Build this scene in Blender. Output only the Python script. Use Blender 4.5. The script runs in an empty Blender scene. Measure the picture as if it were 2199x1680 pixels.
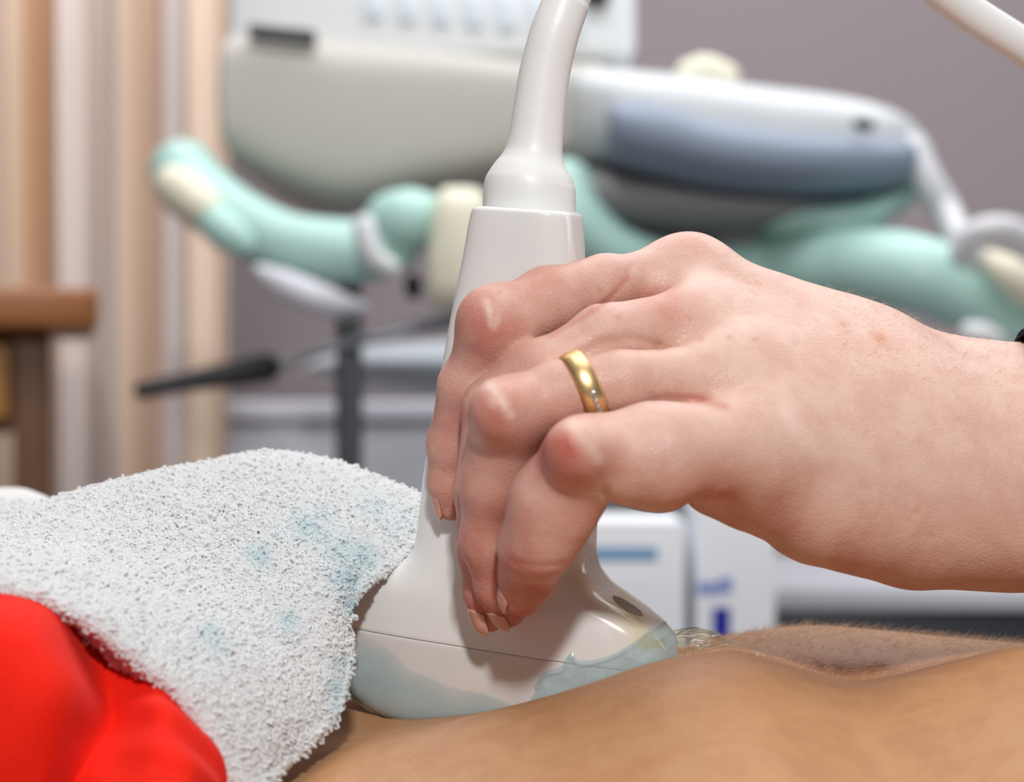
import bpy, bmesh, math, random
import numpy as np
from mathutils import Vector, noise as mnoise

random.seed(7)
rng = np.random.default_rng(7)
scene = bpy.context.scene
COL = scene.collection
ZC = 1.0            # camera height in metres; all modelling below is in mm, relative to the camera axis
CAMD = 400.0        # distance camera -> focus plane (y = 0)


# ------------------------------------------------------------------ helpers
def W(px, py, y=0.0):
    k = (CAMD + y) / CAMD / 10.0
    return np.array([(px - 1099.5) * k, y, (840.0 - py) * k])


def R(rpx, y=0.0):
    return rpx * (CAMD + y) / CAMD / 10.0


def to_m(v):
    v = np.asarray(v, float) * 0.001
    v = v.reshape(-1, 3).copy()
    v[:, 2] += ZC
    return v


def smooth(a, b, x):
    t = np.clip((x - a) / (b - a), 0, 1)
    return t * t * (3 - 2 * t)


def pchip(xs, ys):
    xs = np.asarray(xs, float); ys = np.asarray(ys, float)
    h = np.diff(xs); d = np.diff(ys) / h
    m = np.zeros_like(ys)
    m[0], m[-1] = d[0], d[-1]
    for i in range(1, len(xs) - 1):
        if d[i - 1] * d[i] > 0:
            w1, w2 = 2 * h[i] + h[i - 1], h[i] + 2 * h[i - 1]
            m[i] = (w1 + w2) / (w1 / d[i - 1] + w2 / d[i])

    def f(x):
        x = np.clip(np.asarray(x, float), xs[0], xs[-1])
        i = np.clip(np.searchsorted(xs, x) - 1, 0, len(xs) - 2)
        t = (x - xs[i]) / h[i]
        return ((1 + 2 * t) * (1 - t) ** 2 * ys[i] + t * (1 - t) ** 2 * h[i] * m[i]
                + t * t * (3 - 2 * t) * ys[i + 1] + t * t * (t - 1) * h[i] * m[i + 1])
    return f


def catmull(P, n):
    """P: (k, d) control points -> (n, d) smooth samples through them."""
    P = np.asarray(P, float)
    k = len(P)
    E = np.vstack([2 * P[0] - P[1], P, 2 * P[-1] - P[-2]])
    u = np.linspace(0, k - 1, n)
    i = np.clip(u.astype(int), 0, k - 2)
    t = (u - i)[:, None]
    p0, p1, p2, p3 = E[i], E[i + 1], E[i + 2], E[i + 3]
    return 0.5 * ((2 * p1) + (-p0 + p2) * t + (2 * p0 - 5 * p1 + 4 * p2 - p3) * t ** 2
                  + (-p0 + 3 * p1 - 3 * p2 + p3) * t ** 3)


def raw_mesh(name, v, f):
    me = bpy.data.meshes.new(name)
    if isinstance(f, np.ndarray):
        nf, k = f.shape
        me.vertices.add(len(v)); me.vertices.foreach_set('co', np.asarray(v, np.float32).ravel())
        me.loops.add(nf * k); me.loops.foreach_set('vertex_index', f.astype(np.int32).ravel())
        me.polygons.add(nf)
        me.polygons.foreach_set('loop_start', np.arange(0, nf * k, k, dtype=np.int32))
        me.update(calc_edges=True)
        me.validate()
    else:
        me.from_pydata([tuple(p) for p in v], [], f)
        me.update()
    return me


def obj(name, v_mm, faces, mat, parent=None, flat=False, bevel=0, segs=3, attrs=None, subsurf=0, weld_normals=False):
    """one mesh object; a child keeps the root's origin, a top-level one gets its own base as origin"""
    v = to_m(v_mm)
    if parent is None:
        org = np.array([(v[:, 0].min() + v[:, 0].max()) / 2, (v[:, 1].min() + v[:, 1].max()) / 2, v[:, 2].min()])
    else:
        r = parent
        while r.parent is not None:
            r = r.parent
        org = np.array(r.location)
    me = raw_mesh(name, v - org, faces)
    if not isinstance(faces, np.ndarray):
        bm = bmesh.new(); bm.from_mesh(me)
        bmesh.ops.recalc_face_normals(bm, faces=bm.faces)
        bm.to_mesh(me); bm.free()
    o = bpy.data.objects.new(name, me)
    COL.objects.link(o)
    me.materials.append(mat)
    if not flat:
        me.polygons.foreach_set('use_smooth', np.ones(len(me.polygons), dtype=bool))
    if attrs:
        for k, a in attrs.items():
            at = me.attributes.new(k, 'FLOAT', 'POINT')
            at.data.foreach_set('value', np.asarray(a, np.float32))
    if bevel:
        m = o.modifiers.new('bevel', 'BEVEL'); m.width = bevel * 0.001; m.segments = segs
        m.limit_method = 'ANGLE'; m.angle_limit = math.radians(30); m.harden_normals = False
    if subsurf:
        m = o.modifiers.new('sub', 'SUBSURF'); m.levels = subsurf; m.render_levels = subsurf
    if parent is None:
        o.location = org
    else:
        o.parent = parent
    return o


def tag(o, label=None, cat=None, group=None, kind=None):
    if label: o['label'] = label
    if cat: o['category'] = cat
    if group: o['group'] = group
    if kind: o['kind'] = kind
    return o


def thing(name, label, cat, base_mm, group=None):
    o = bpy.data.objects.new(name, None)
    COL.objects.link(o)
    o.empty_display_size = 0.02
    o.location = to_m(base_mm)[0]
    return tag(o, label, cat, group)


def grid_faces(nu, nv, closed_u=False, closed_v=False):
    f = []
    for i in range(nu if closed_u else nu - 1):
        for j in range(nv if closed_v else nv - 1):
            a, b = i, (i + 1) % nu
            c, d = j, (j + 1) % nv
            f.append((a * nv + c, b * nv + c, b * nv + d, a * nv + d))
    return f


def loft(rings, cap=True):
    """rings: (n, m, 3) closed sections"""
    rings = np.asarray(rings)
    n, m, _ = rings.shape
    v = rings.reshape(-1, 3)
    f = grid_faces(n, m, False, True)
    if cap:
        f.append(tuple(range(m)))
        f.append(tuple((n - 1) * m + j for j in reversed(range(m))))
    return v, f


def tube_rings(C, rad, m=16, round_ends=True):
    """sweep a circle of varying radius along centre line C"""
    C = np.asarray(C, float); rad = np.asarray(rad, float)
    T = np.gradient(C, axis=0)
    T /= np.linalg.norm(T, axis=1)[:, None]
    up = np.array([0, 1.0, 0.0]) if abs(T[0][1]) < 0.9 else np.array([1.0, 0, 0])
    N = up - T[0] * up.dot(T[0]); N /= np.linalg.norm(N)
    frames = []
    for t in T:
        N = N - t * N.dot(t); N /= np.linalg.norm(N)
        frames.append((N.copy(), np.cross(t, N)))
    th = np.linspace(0, 2 * math.pi, m, endpoint=False)
    rings = []
    if round_ends:
        for a in np.linspace(0.08, 1, 5)[:-1]:
            c = C[0] - T[0] * rad[0] * math.cos(a * math.pi / 2); r = rad[0] * math.sin(a * math.pi / 2)
            rings.append(c + r * (np.cos(th)[:, None] * frames[0][0] + np.sin(th)[:, None] * frames[0][1]))
    for c, r, (n, b) in zip(C, rad, frames):
        rings.append(c + r * (np.cos(th)[:, None] * n + np.sin(th)[:, None] * b))
    if round_ends:
        for a in np.linspace(0.08, 1, 5)[:-1][::-1]:
            c = C[-1] + T[-1] * rad[-1] * math.cos(a * math.pi / 2); r = rad[-1] * math.sin(a * math.pi / 2)
            rings.append(c + r * (np.cos(th)[:, None] * frames[-1][0] + np.sin(th)[:, None] * frames[-1][1]))
    return np.array(rings)


def tube(name, pts, mat, parent=None, n=40, m=16, **kw):
    """pts: (px, py, y, radius_px)"""
    ctl = np.array([list(W(a, b, c)) + [R(d, c)] for a, b, c, d in pts])
    s = catmull(ctl, n)
    v, f = loft(tube_rings(s[:, :3], s[:, 3], m))
    return obj(name, v, f, mat, parent, **kw)


def box(name, lo, hi, mat, parent=None, bevel=0, **kw):
    x0, y0, z0 = lo; x1, y1, z1 = hi
    v = [(x, y, z) for x in (x0, x1) for y in (y0, y1) for z in (z0, z1)]
    f = [(0, 1, 3, 2), (4, 6, 7, 5), (0, 4, 5, 1), (2, 3, 7, 6), (0, 2, 6, 4), (1, 5, 7, 3)]
    return obj(name, v, f, mat, parent, bevel=bevel, flat=(bevel == 0), **kw)


def pbox(name, px0, py0, px1, py1, y, depth, mat, parent=None, bevel=0, **kw):
    a = W(px0, py1, y); b = W(px1, py0, y)
    return box(name, (a[0], y, a[2]), (b[0], y + depth, b[2]), mat, parent, bevel, **kw)


def extrude(name, pix, y, depth, mat, parent=None, bevel=0, curve=0, **kw):
    """solid whose front outline lies at depth y and whose back lies `depth` mm further"""
    P = np.array([W(a, b, y) for a, b in pix])
    if curve:
        Q = np.vstack([P, P[:1]])
        P = catmull(Q, curve + 1)[:-1]
    n = len(P)
    v = np.vstack([P, P + np.array([0, depth, 0])])
    f = [tuple(range(n)), tuple(reversed(range(n, 2 * n)))]
    f += [(i, (i + 1) % n, n + (i + 1) % n, n + i) for i in range(n)]
    return obj(name, v, f, mat, parent, bevel=bevel, **kw)


def loft_x(name, secs, mat, parent=None, n=48, m=40, ex=2.6, **kw):
    """secs: (px, py_top, py_bottom, y_near, y_far): superellipse cross sections along x, at mean depth"""
    ctl = []
    for px, t, b, y0, y1 in secs:
        a = W(px, t, y0); c = W(px, b, y0)
        ctl.append((a[0], (a[2] + c[2]) / 2, abs(a[2] - c[2]) / 2, (y0 + y1) / 2, (y1 - y0) / 2))
    s = catmull(ctl, n)
    th = np.linspace(0, 2 * math.pi, m, endpoint=False)
    cs, sn = np.cos(th), np.sin(th)
    cx = np.sign(cs) * np.abs(cs) ** (2 / ex); sx = np.sign(sn) * np.abs(sn) ** (2 / ex)
    rings = []
    for x, zc, hz, yc, hy in s:
        rings.append(np.stack([np.full(m, x), yc + cx * max(hy, .5), zc + sx * max(hz, .5)], 1))
    v, f = loft(rings)
    return obj(name, v, f, mat, parent, **kw)


# ---------------------------------------------------------------- sparse SDF meshing
def seg_d(p, a, b):
    ab = b - a
    t = np.clip(((p - a) @ ab) / ab.dot(ab), 0, 1)
    return np.linalg.norm(p - a - t[:, None] * ab, axis=1), t


def cap(p, a, b, r1, r2):
    d, t = seg_d(p, a, b)
    return d - (r1 + (r2 - r1) * t)


def smin(a, b, k):
    h = np.maximum(k - np.abs(a - b), 0) / k
    return np.minimum(a, b) - h * h * k * 0.25


def smax(a, b, k):
    return -smin(-a, -b, k)


def sdf_mesh(fn, lo, hi, h, blk=6):
    lo = np.asarray(lo, float)
    nb = np.ceil((np.asarray(hi, float) - lo) / (h * blk)).astype(int)
    n = nb * blk
    cx = [lo[i] + (np.arange(nb[i]) + 0.5) * blk * h - 0.5 * h for i in range(3)]
    G = np.stack(np.meshgrid(*cx, indexing='ij'), -1).reshape(-1, 3)
    Dc = np.concatenate([fn(g) for g in np.array_split(G, max(1, len(G) // 200000))])
    D = np.repeat(np.repeat(np.repeat(Dc.reshape(nb), blk, 0), blk, 1), blk, 2).astype(np.float32)
    act = np.where(np.abs(Dc) < blk * h * 0.9 * 1.25 + 1.2)[0]
    bi = np.stack(np.unravel_index(act, nb), 1)
    off = np.stack(np.meshgrid(*[np.arange(blk)] * 3, indexing='ij'), -1).reshape(-1, 3)
    for chunk in np.array_split(bi, max(1, len(bi) // 2000)):
        idx = (chunk[:, None, :] * blk + off[None]).reshape(-1, 3)
        D[idx[:, 0], idx[:, 1], idx[:, 2]] = fn(lo + idx * h)
    # surface nets
    ins = D < 0
    cnt = np.zeros(np.array(D.shape) - 1, np.int8)
    for dx in (0, 1):
        for dy in (0, 1):
            for dz in (0, 1):
                cnt += ins[dx:n[0] - 1 + dx, dy:n[1] - 1 + dy, dz:n[2] - 1 + dz]
    cells = np.stack(np.where((cnt > 0) & (cnt < 8)), 1)
    vid = -np.ones(cnt.shape, np.int64)
    vid[tuple(cells.T)] = np.arange(len(cells))
    acc = np.zeros((len(cells), 3)); num = np.zeros(len(cells))
    corners = [(a, b, c) for a in (0, 1) for b in (0, 1) for c in (0, 1)]
    for i, a in enumerate(corners):
        for b in corners[i + 1:]:
            if sum(abs(x - y) for x, y in zip(a, b)) != 1:
                continue
            da = D[tuple((cells + a).T)]; db = D[tuple((cells + b).T)]
            m = (da < 0) != (db < 0)
            t = np.where(m, da / np.where(m, da - db, 1), 0)[:, None]
            acc += np.where(m[:, None], np.array(a) + t * (np.array(b) - np.array(a)), 0)
            num += m
    V = lo + (cells + acc / num[:, None]) * h
    F = []
    for ax in range(3):
        u, w = [(1, 2), (2, 0), (0, 1)][ax]
        s0 = [slice(None)] * 3; s1 = [slice(None)] * 3
        s0[ax] = slice(0, n[ax] - 1); s1[ax] = slice(1, n[ax])
        for q in (u, w):
            s0[q] = slice(1, n[q] - 1); s1[q] = slice(1, n[q] - 1)
        A = ins[tuple(s0)]; B = ins[tuple(s1)]
        e = np.stack(np.where(A != B), 1)
        flip = A[tuple(e.T)]
        e[:, u] += 1; e[:, w] += 1
        def c(du, dw):
            q = e.copy(); q[:, u] += du; q[:, w] += dw
            return vid[tuple(q.T)]
        quad = np.stack([c(-1, -1), c(0, -1), c(0, 0), c(-1, 0)], 1)
        quad[~flip] = quad[~flip][:, ::-1]
        F.append(quad)
    F = np.concatenate(F)
    F = F[(F >= 0).all(1)]
    # light Taubin smoothing
    E = np.concatenate([F[:, [0, 1]], F[:, [1, 2]], F[:, [2, 3]], F[:, [3, 0]]])
    deg = np.bincount(E[:, 0], minlength=len(V)) + np.bincount(E[:, 1], minlength=len(V))
    for lam in (0.5, -0.52, 0.5, -0.52):
        S = np.zeros_like(V)
        for k in range(3):
            S[:, k] = np.bincount(E[:, 0], V[E[:, 1], k], len(V)) + np.bincount(E[:, 1], V[E[:, 0], k], len(V))
        V = V + lam * (S / np.maximum(deg, 1)[:, None] - V)
    return V, F


# ------------------------------------------------------------------ materials
def lin(c):
    return tuple((x / 255 / 12.92) if x / 255 <= 0.04045 else ((x / 255 + 0.055) / 1.055) ** 2.4 for x in c)


def mat_new(name):
    m = bpy.data.materials.new(name); m.use_nodes = True
    nt = m.node_tree
    return m, nt, nt.nodes['Principled BSDF']


def mat(name, rgb, rough=0.5, spec=0.5, metal=0.0, var=0.0, vscale=30, bump=0.0, bscale=200, sss=0.0, coat=0.0, trans=0.0):
    """rgb given in sRGB 0..255; small procedural variation and grain"""
    m, nt, b = mat_new(name)
    c = lin(rgb)
    b.inputs['Roughness'].default_value = rough
    b.inputs['Specular IOR Level'].default_value = spec
    b.inputs['Metallic'].default_value = metal
    b.inputs['Coat Weight'].default_value = coat
    b.inputs['Coat Roughness'].default_value = 0.08
    b.inputs['Transmission Weight'].default_value = trans
    if sss:
        b.inputs['Subsurface Weight'].default_value = sss
        b.inputs['Subsurface Radius'].default_value = (1, .8, .6)
        b.inputs['Subsurface Scale'].default_value = 0.002
    tc = nt.nodes.new('ShaderNodeTexCoord')
    if var:
        nz = nt.nodes.new('ShaderNodeTexNoise'); nz.inputs['Scale'].default_value = vscale; nz.inputs['Detail'].default_value = 4
        nt.links.new(tc.outputs['Object'], nz.inputs['Vector'])
        mx = nt.nodes.new('ShaderNodeMix'); mx.data_type = 'RGBA'
        mx.inputs['A'].default_value = tuple(x * (1 - var) for x in c) + (1,)
        mx.inputs['B'].default_value = tuple(min(1, x * (1 + var)) for x in c) + (1,)
        nt.links.new(nz.outputs['Fac'], mx.inputs['Factor'])
        nt.links.new(mx.outputs['Result'], b.inputs['Base Color'])
    else:
        b.inputs['Base Color'].default_value = c + (1,)
    if bump:
        n2 = nt.nodes.new('ShaderNodeTexNoise'); n2.inputs['Scale'].default_value = bscale; n2.inputs['Detail'].default_value = 3
        nt.links.new(tc.outputs['Object'], n2.inputs['Vector'])
        bp = nt.nodes.new('ShaderNodeBump'); bp.inputs['Strength'].default_value = bump; bp.inputs['Distance'].default_value = 0.001
        nt.links.new(n2.outputs['Fac'], bp.inputs['Height'])
        nt.links.new(bp.outputs['Normal'], b.inputs['Normal'])
    return m


def N(nt, kind, **kw):
    n = nt.nodes.new(kind)
    for k, v in kw.items():
        if k in n.inputs:
            n.inputs[k].default_value = v
        else:
            setattr(n, k, v)
    return n


def mixc(nt, fac, a, b, blend='MIX'):
    n = nt.nodes.new('ShaderNodeMix'); n.data_type = 'RGBA'; n.blend_type = blend
    for sock, val in (('Factor', fac), ('A', a), ('B', b)):
        if hasattr(val, 'is_linked'):
            nt.links.new(val, n.inputs[sock])
        elif sock == 'Factor':
            n.inputs[sock].default_value = val
        else:
            n.inputs[sock].default_value = tuple(val) + (1,)
    return n.outputs['Result']


def maprange(nt, val, a, b, c=0.0, d=1.0):
    n = nt.nodes.new('ShaderNodeMapRange')
    n.inputs['From Min'].default_value = a; n.inputs['From Max'].default_value = b
    n.inputs['To Min'].default_value = c; n.inputs['To Max'].default_value = d
    nt.links.new(val, n.inputs['Value'])
    return n.outputs['Result']


def math_n(nt, op, a, b):
    n = nt.nodes.new('ShaderNodeMath'); n.operation = op
    for i, v in enumerate((a, b)):
        if hasattr(v, 'is_linked'):
            nt.links.new(v, n.inputs[i])
        else:
            n.inputs[i].default_value = v
    return n.outputs[0]


def attr(nt, name):
    a = nt.nodes.new('ShaderNodeAttribute'); a.attribute_name = name
    return a.outputs['Fac']


def skin_material(name, base, mott, red, freckle, bump=0.25, sss=0.12, rough=0.45, spots=True):
    m, nt, b = mat_new(name)
    tc = N(nt, 'ShaderNodeTexCoord')
    def nz(scale, detail=3, rough_=0.5):
        n = N(nt, 'ShaderNodeTexNoise', Scale=scale, Detail=detail, Roughness=rough_)
        nt.links.new(tc.outputs['Object'], n.inputs['Vector'])
        return n.outputs['Fac']
    col = mixc(nt, maprange(nt, nz(130, 5, .65), .42, .60), lin(base), lin(mott))
    col = mixc(nt, maprange(nt, nz(420, 3, .6), .45, .75, 0, .35), col, lin(mott))
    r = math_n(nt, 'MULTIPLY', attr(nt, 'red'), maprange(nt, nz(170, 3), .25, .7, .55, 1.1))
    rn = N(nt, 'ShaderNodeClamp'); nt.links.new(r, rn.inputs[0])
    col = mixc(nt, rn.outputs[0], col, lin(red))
    pale = attr(nt, 'pale')
    col = mixc(nt, pale, col, lin((246, 222, 208)))
    if spots:
        vo = N(nt, 'ShaderNodeTexVoronoi', Scale=150); nt.links.new(tc.outputs['Object'], vo.inputs['Vector'])
        sp = maprange(nt, vo.outputs['Distance'], .10, .19, 1, 0)
        sel = maprange(nt, nz(60, 2), .55, .63, 0, .3)
        col = mixc(nt, math_n(nt, 'MULTIPLY', sp, sel), col, lin(freckle))
    col = mixc(nt, attr(nt, 'spot'), col, lin(freckle))
    nt.links.new(col, b.inputs['Base Color'])
    b.inputs['Roughness'].default_value = rough
    b.inputs['Specular IOR Level'].default_value = 0.4
    b.inputs['Subsurface Weight'].default_value = sss
    b.inputs['Subsurface Radius'].default_value = (1.0, 0.35, 0.2)
    b.inputs['Subsurface Scale'].default_value = 0.004
    # skin relief: fine cells, pores, and wrinkles where the 'wrinkle' attribute is high
    v1 = N(nt, 'ShaderNodeTexVoronoi', Scale=1100, feature='DISTANCE_TO_EDGE'); nt.links.new(tc.outputs['Object'], v1.inputs['Vector'])
    h = math_n(nt, 'ADD', math_n(nt, 'MULTIPLY', maprange(nt, v1.outputs['Distance'], 0, .25), .5), nz(650, 4, .6))
    mp = N(nt, 'ShaderNodeMapping'); mp.inputs['Scale'].default_value = (1.0, .35, .35); mp.inputs['Rotation'].default_value = (0, .35, 0)
    nt.links.new(tc.outputs['Object'], mp.inputs['Vector'])
    wn = N(nt, 'ShaderNodeTexNoise', Scale=900, Detail=2, Distortion=.6); nt.links.new(mp.outputs['Vector'], wn.inputs['Vector'])
    h = math_n(nt, 'ADD', h, math_n(nt, 'MULTIPLY', math_n(nt, 'MULTIPLY', wn.outputs['Fac'], attr(nt, 'wrinkle')), 2.2))
    bp = N(nt, 'ShaderNodeBump', Strength=bump, Distance=0.0004)
    nt.links.new(h, bp.inputs['Height']); nt.links.new(bp.outputs['Normal'], b.inputs['Normal'])
    return m


def gel_material(name, tint, body=0.25):
    """wet layer: see-through, tinted and slightly milky where the 'depth' attribute is high, glossy all over"""
    m, nt, b = mat_new(name)
    nt.nodes.remove(b)
    out = [n for n in nt.nodes if n.type == 'OUTPUT_MATERIAL'][0]
    dep = attr(nt, 'depth')
    tr = N(nt, 'ShaderNodeBsdfTransparent')
    nt.links.new(mixc(nt, dep, (1, 1, 1), lin(tint)), tr.inputs['Color'])
    df = N(nt, 'ShaderNodeBsdfDiffuse'); df.inputs['Color'].default_value = lin(tint) + (1,); df.inputs['Roughness'].default_value = .3
    gl = N(nt, 'ShaderNodeBsdfGlossy', Roughness=0.07)
    fr = N(nt, 'ShaderNodeFresnel', IOR=1.36)
    tc = N(nt, 'ShaderNodeTexCoord')
    nzt = N(nt, 'ShaderNodeTexNoise', Scale=140, Detail=2)
    nt.links.new(tc.outputs['Object'], nzt.inputs['Vector'])
    bp = N(nt, 'ShaderNodeBump', Strength=.3, Distance=0.001)
    nt.links.new(nzt.outputs['Fac'], bp.inputs['Height'])
    for g in (gl, fr):
        nt.links.new(bp.outputs['Normal'], g.inputs['Normal'])
    mx = N(nt, 'ShaderNodeMixShader')
    nt.links.new(math_n(nt, 'MULTIPLY', dep, body), mx.inputs[0])
    nt.links.new(tr.outputs[0], mx.inputs[1]); nt.links.new(df.outputs[0], mx.inputs[2])
    m2 = N(nt, 'ShaderNodeMixShader')
    geo = N(nt, 'ShaderNodeNewGeometry')
    front = math_n(nt, 'SUBTRACT', 1.0, geo.outputs['Backfacing'])
    nt.links.new(math_n(nt, 'MULTIPLY', fr.outputs[0], front), m2.inputs[0]); nt.links.new(mx.outputs[0], m2.inputs[1]); nt.links.new(gl.outputs[0], m2.inputs[2])
    nt.links.new(m2.outputs[0], out.inputs['Surface'])
    return m


M = {}
M['probe'] = mat('probe_plastic', (236, 236, 235), rough=.2, spec=.5, var=.01, vscale=40, sss=.1, coat=.3)
M['lens'] = mat('lens_rubber', (224, 222, 220), rough=.22, var=.015, vscale=60, coat=.3)
M['cable'] = mat('cable_rubber', (240, 240, 240), rough=.42, var=.02, vscale=90, bump=.05, bscale=900)
M['notch'] = mat('notch_shade', (96, 76, 52), rough=.5, var=.1, vscale=300)
M['green'] = mat('glossy_green', (30, 150, 40), rough=.15, var=.05, vscale=300, coat=.5)
M['gel'] = gel_material('gel_blue', (208, 226, 230), .65)
M['gel_clear'] = gel_material('gel_clear', (240, 234, 214), .12)
M['gel_teal'] = gel_material('gel_teal', (176, 218, 216), .6)
M['skin'] = skin_material('skin_hand', (224, 188, 172), (216, 174, 159), (190, 96, 82), (200, 134, 96))
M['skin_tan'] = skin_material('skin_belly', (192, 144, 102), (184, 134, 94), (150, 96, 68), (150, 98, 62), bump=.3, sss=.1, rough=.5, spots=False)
M['nail'] = mat('fingernail', (216, 160, 144), rough=.28, spec=.5, var=.06, vscale=300, sss=.15)
M['nail_tip'] = mat('nail_free_edge', (230, 196, 160), rough=.35, var=.04, vscale=300)
M['navy'] = mat('navy_cloth', (16, 22, 52), rough=.85, spec=.2, var=.15, vscale=900, bump=.3, bscale=1500)
M['gold'] = mat('gold', (236, 204, 146), rough=.36, metal=1.0)
M['diamond'] = mat('diamond', (235, 238, 242), rough=.03, spec=1.0, metal=.85, var=.05, vscale=900)
M['hair'] = mat('fine_hair', (206, 168, 128), rough=.5, var=.1, vscale=900)


# ------------------------------------------------------------------ camera
cam = bpy.data.cameras.new('camera'); co = bpy.data.objects.new('camera', cam); COL.objects.link(co)
co.location = (0, -CAMD * .001, ZC); co.rotation_euler = (math.pi / 2, 0, 0)
cam.sensor_fit = 'HORIZONTAL'; cam.sensor_width = 36.0
cam.lens = 36.0 * CAMD / 219.9
cam.clip_start = 0.02; cam.clip_end = 50
cam.dof.use_dof = True
cam.dof.focus_distance = (CAMD - 4) * .001
cam.dof.aperture_fstop = cam.lens / 5.0      # 5 mm entrance pupil
scene.camera = co


# ------------------------------------------------------------------ ultrasound probe
PR0 = W(1098, 1000, 0)
roll, pitch, yaw = math.radians(3.6), math.radians(5.5), math.radians(-22)
pu = np.array([math.sin(roll), -math.sin(pitch), 1.0]); pu /= np.linalg.norm(pu)
pw = np.array([math.cos(yaw), math.sin(yaw), 0.0]); pw -= pu * pw.dot(pu); pw /= np.linalg.norm(pw)
pt = np.cross(pu, pw)     # points away from the camera (back face)
A_S = [-61.4, -61.0, -60, -58, -55, -51, -46, -40, -34, -31, -28.5, -26, -23, -20, -17, -10, 0, 15, 30, 45, 52, 54.2, 55]
A_V = [2, 8, 16.5, 25, 32, 36.6, 38.6, 39.0, 38.2, 36.0, 32.4, 27.2, 22.4, 20.0, 19.3, 18.9, 18.4, 16.5, 14.6, 12.4, 11.5, 11.0, 9.9]
B_S = [-61.4, -60, -57, -52, -45, -38, -30, -22, -14, 0, 20, 45, 54.2, 55]
B_V = [1, 5, 8, 10, 11.2, 11.6, 11.6, 11.4, 11.3, 11.0, 10.2, 9.4, 9.0, 8.2]
fa, fb = pchip(A_S, A_V), pchip(B_S, B_V)


def probe_pt(th, s, off=0.0):
    th = np.asarray(th, float); s = np.asarray(s, float)
    ex = 3.4 + 0.6 * smooth(-15, -30, s)
    def P(th, s):
        c, sn = np.cos(th), np.sin(th)
        x = np.sign(c) * np.abs(c) ** (2 / ex) * fa(s)
        y = np.sign(sn) * np.abs(sn) ** (2 / ex) * fb(s)
        return PR0 + x[..., None] * pw + y[..., None] * pt + s[..., None] * pu
    p = P(th, s)
    if np.isscalar(off) and off == 0.0:
        return p
    e1 = P(th + .02, s) - P(th - .02, s); e2 = P(th, s + .3) - P(th, s - .3)
    n = np.cross(e1, e2); n /= np.maximum(np.linalg.norm(n, axis=-1), 1e-9)[..., None]
    return p + n * np.asarray(off)[..., None]


def probe_part(name, ss, mt, parent, shrink=0.0):
    m = 128
    th = np.linspace(0, 2 * math.pi, m, endpoint=False)
    rings = []
    for s in ss:
        rings.append(probe_pt(th, np.full(m, s)))
    rings = np.array(rings)
    for i in (0, len(ss) - 1):         # tiny chamfers at the joints
        if shrink:
            c = rings[i].mean(0); rings[i] = c + (rings[i] - c) * (1 - shrink)
    v, f = loft(rings)
    return obj(name, v, f, mt, parent)


probe = thing('ultrasound_probe', 'white curved ultrasound probe pressed on the bare belly and gripped by the hand', 'medical probe', PR0 - 60 * pu)
probe_part('lens_head', np.concatenate([np.linspace(-61.35, -57.5, 16), np.linspace(-57, -38.4, 30), [-38.2]]), M['lens'], probe, .006)
probe_part('grip', np.concatenate([[-38.05, -37.85], np.linspace(-37.2, -12, 40), np.linspace(-11, 52, 40), np.linspace(52.5, 54.95, 8)]), M['probe'], probe, .006)
# strain relief collar and cable, one moulded run that arcs over the frame
cab = [(1136, 466, 0, 99), (1136.5, 445, 0, 100), (1137, 420, 0, 100), (1137.5, 400, 0, 98.5), (1139, 384, 0, 94), (1141, 366, 0, 84), (1144, 345, 0, 70),
       (1147, 325, 0, 62), (1151, 295, 0, 58.5), (1156, 250, 0, 56.5), (1162, 205, 0, 55.5), (1171, 150, 0, 54.5), (1190, 75, 0, 53), (1217, 0, 1, 51)]
ctl = np.array([list(W(a, b, c)) + [R(d, c)] for a, b, c, d in cab])
s_ = catmull(ctl, 90)
v, f = loft(tube_rings(s_[:, :3], s_[:, 3], 40, False)); sr = obj('strain_relief', v, f, M['cable'], probe)
tube('cable', [(1217, 0, 1, 50), (1265, -120, 4, 47), (1360, -230, 10, 43), (1500, -300, 20, 40), (1680, -270, 30, 39), (1860, -150, 40, 39), (2045, 0, 48, 39), (2200, 102, 52, 39),
               (2420, 240, 60, 39), (2680, 420, 90, 38), (2850, 700, 180, 37), (2900, 1100, 300, 36)], M['cable'], probe, n=120, m=24)


def probe_d(p):
    q = p - PR0
    x, y, z = q @ pw, q @ pt, q @ pu
    zc_ = np.clip(z, -61.3, 54.9)
    a_, b_ = fa(zc_), fb(zc_)
    ex = 3.4 + 0.6 * smooth(-15, -30, zc_)
    f_ = (np.abs(x / a_) ** ex + np.abs(y / b_) ** ex) ** (1 / ex)
    side = (f_ - 1) * np.minimum(b_, np.hypot(x, y) / np.maximum(f_, 1e-3))
    return np.maximum(side, np.abs(z - zc_) * 1.0 - 1e-6 + np.where(np.abs(z - zc_) > 0, 0, -99))


def conform_patch(name, th0, th1, s0, s1, thick, mt, parent=None, nu=90, nv=70, dmax=.45):
    """a layer lying on the probe's skin; it sinks below the skin where thick(th, s) <= 0"""
    T, S_ = np.meshgrid(np.linspace(th0, th1, nu), np.linspace(s0, s1, nv), indexing='ij')
    t = thick(T, S_)
    keep = t > -0.05
    p = probe_pt(T, S_, t).reshape(-1, 3)
    f = [q for q in grid_faces(nu, nv) if any(keep.ravel()[list(q)])]
    used = sorted({i for q in f for i in q}); mp = {i: k for k, i in enumerate(used)}
    return obj(name, p[used], [tuple(mp[i] for i in q) for q in f], mt, parent, attrs={'depth': np.clip(t.ravel()[used] / dmax, 0, 1)})


def loc_y(T, S_):
    ex = 3.4 + 0.6 * smooth(-15, -30, S_)
    return np.sign(np.sin(T)) * np.abs(np.sin(T)) ** (2 / ex) * fb(S_)


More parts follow.
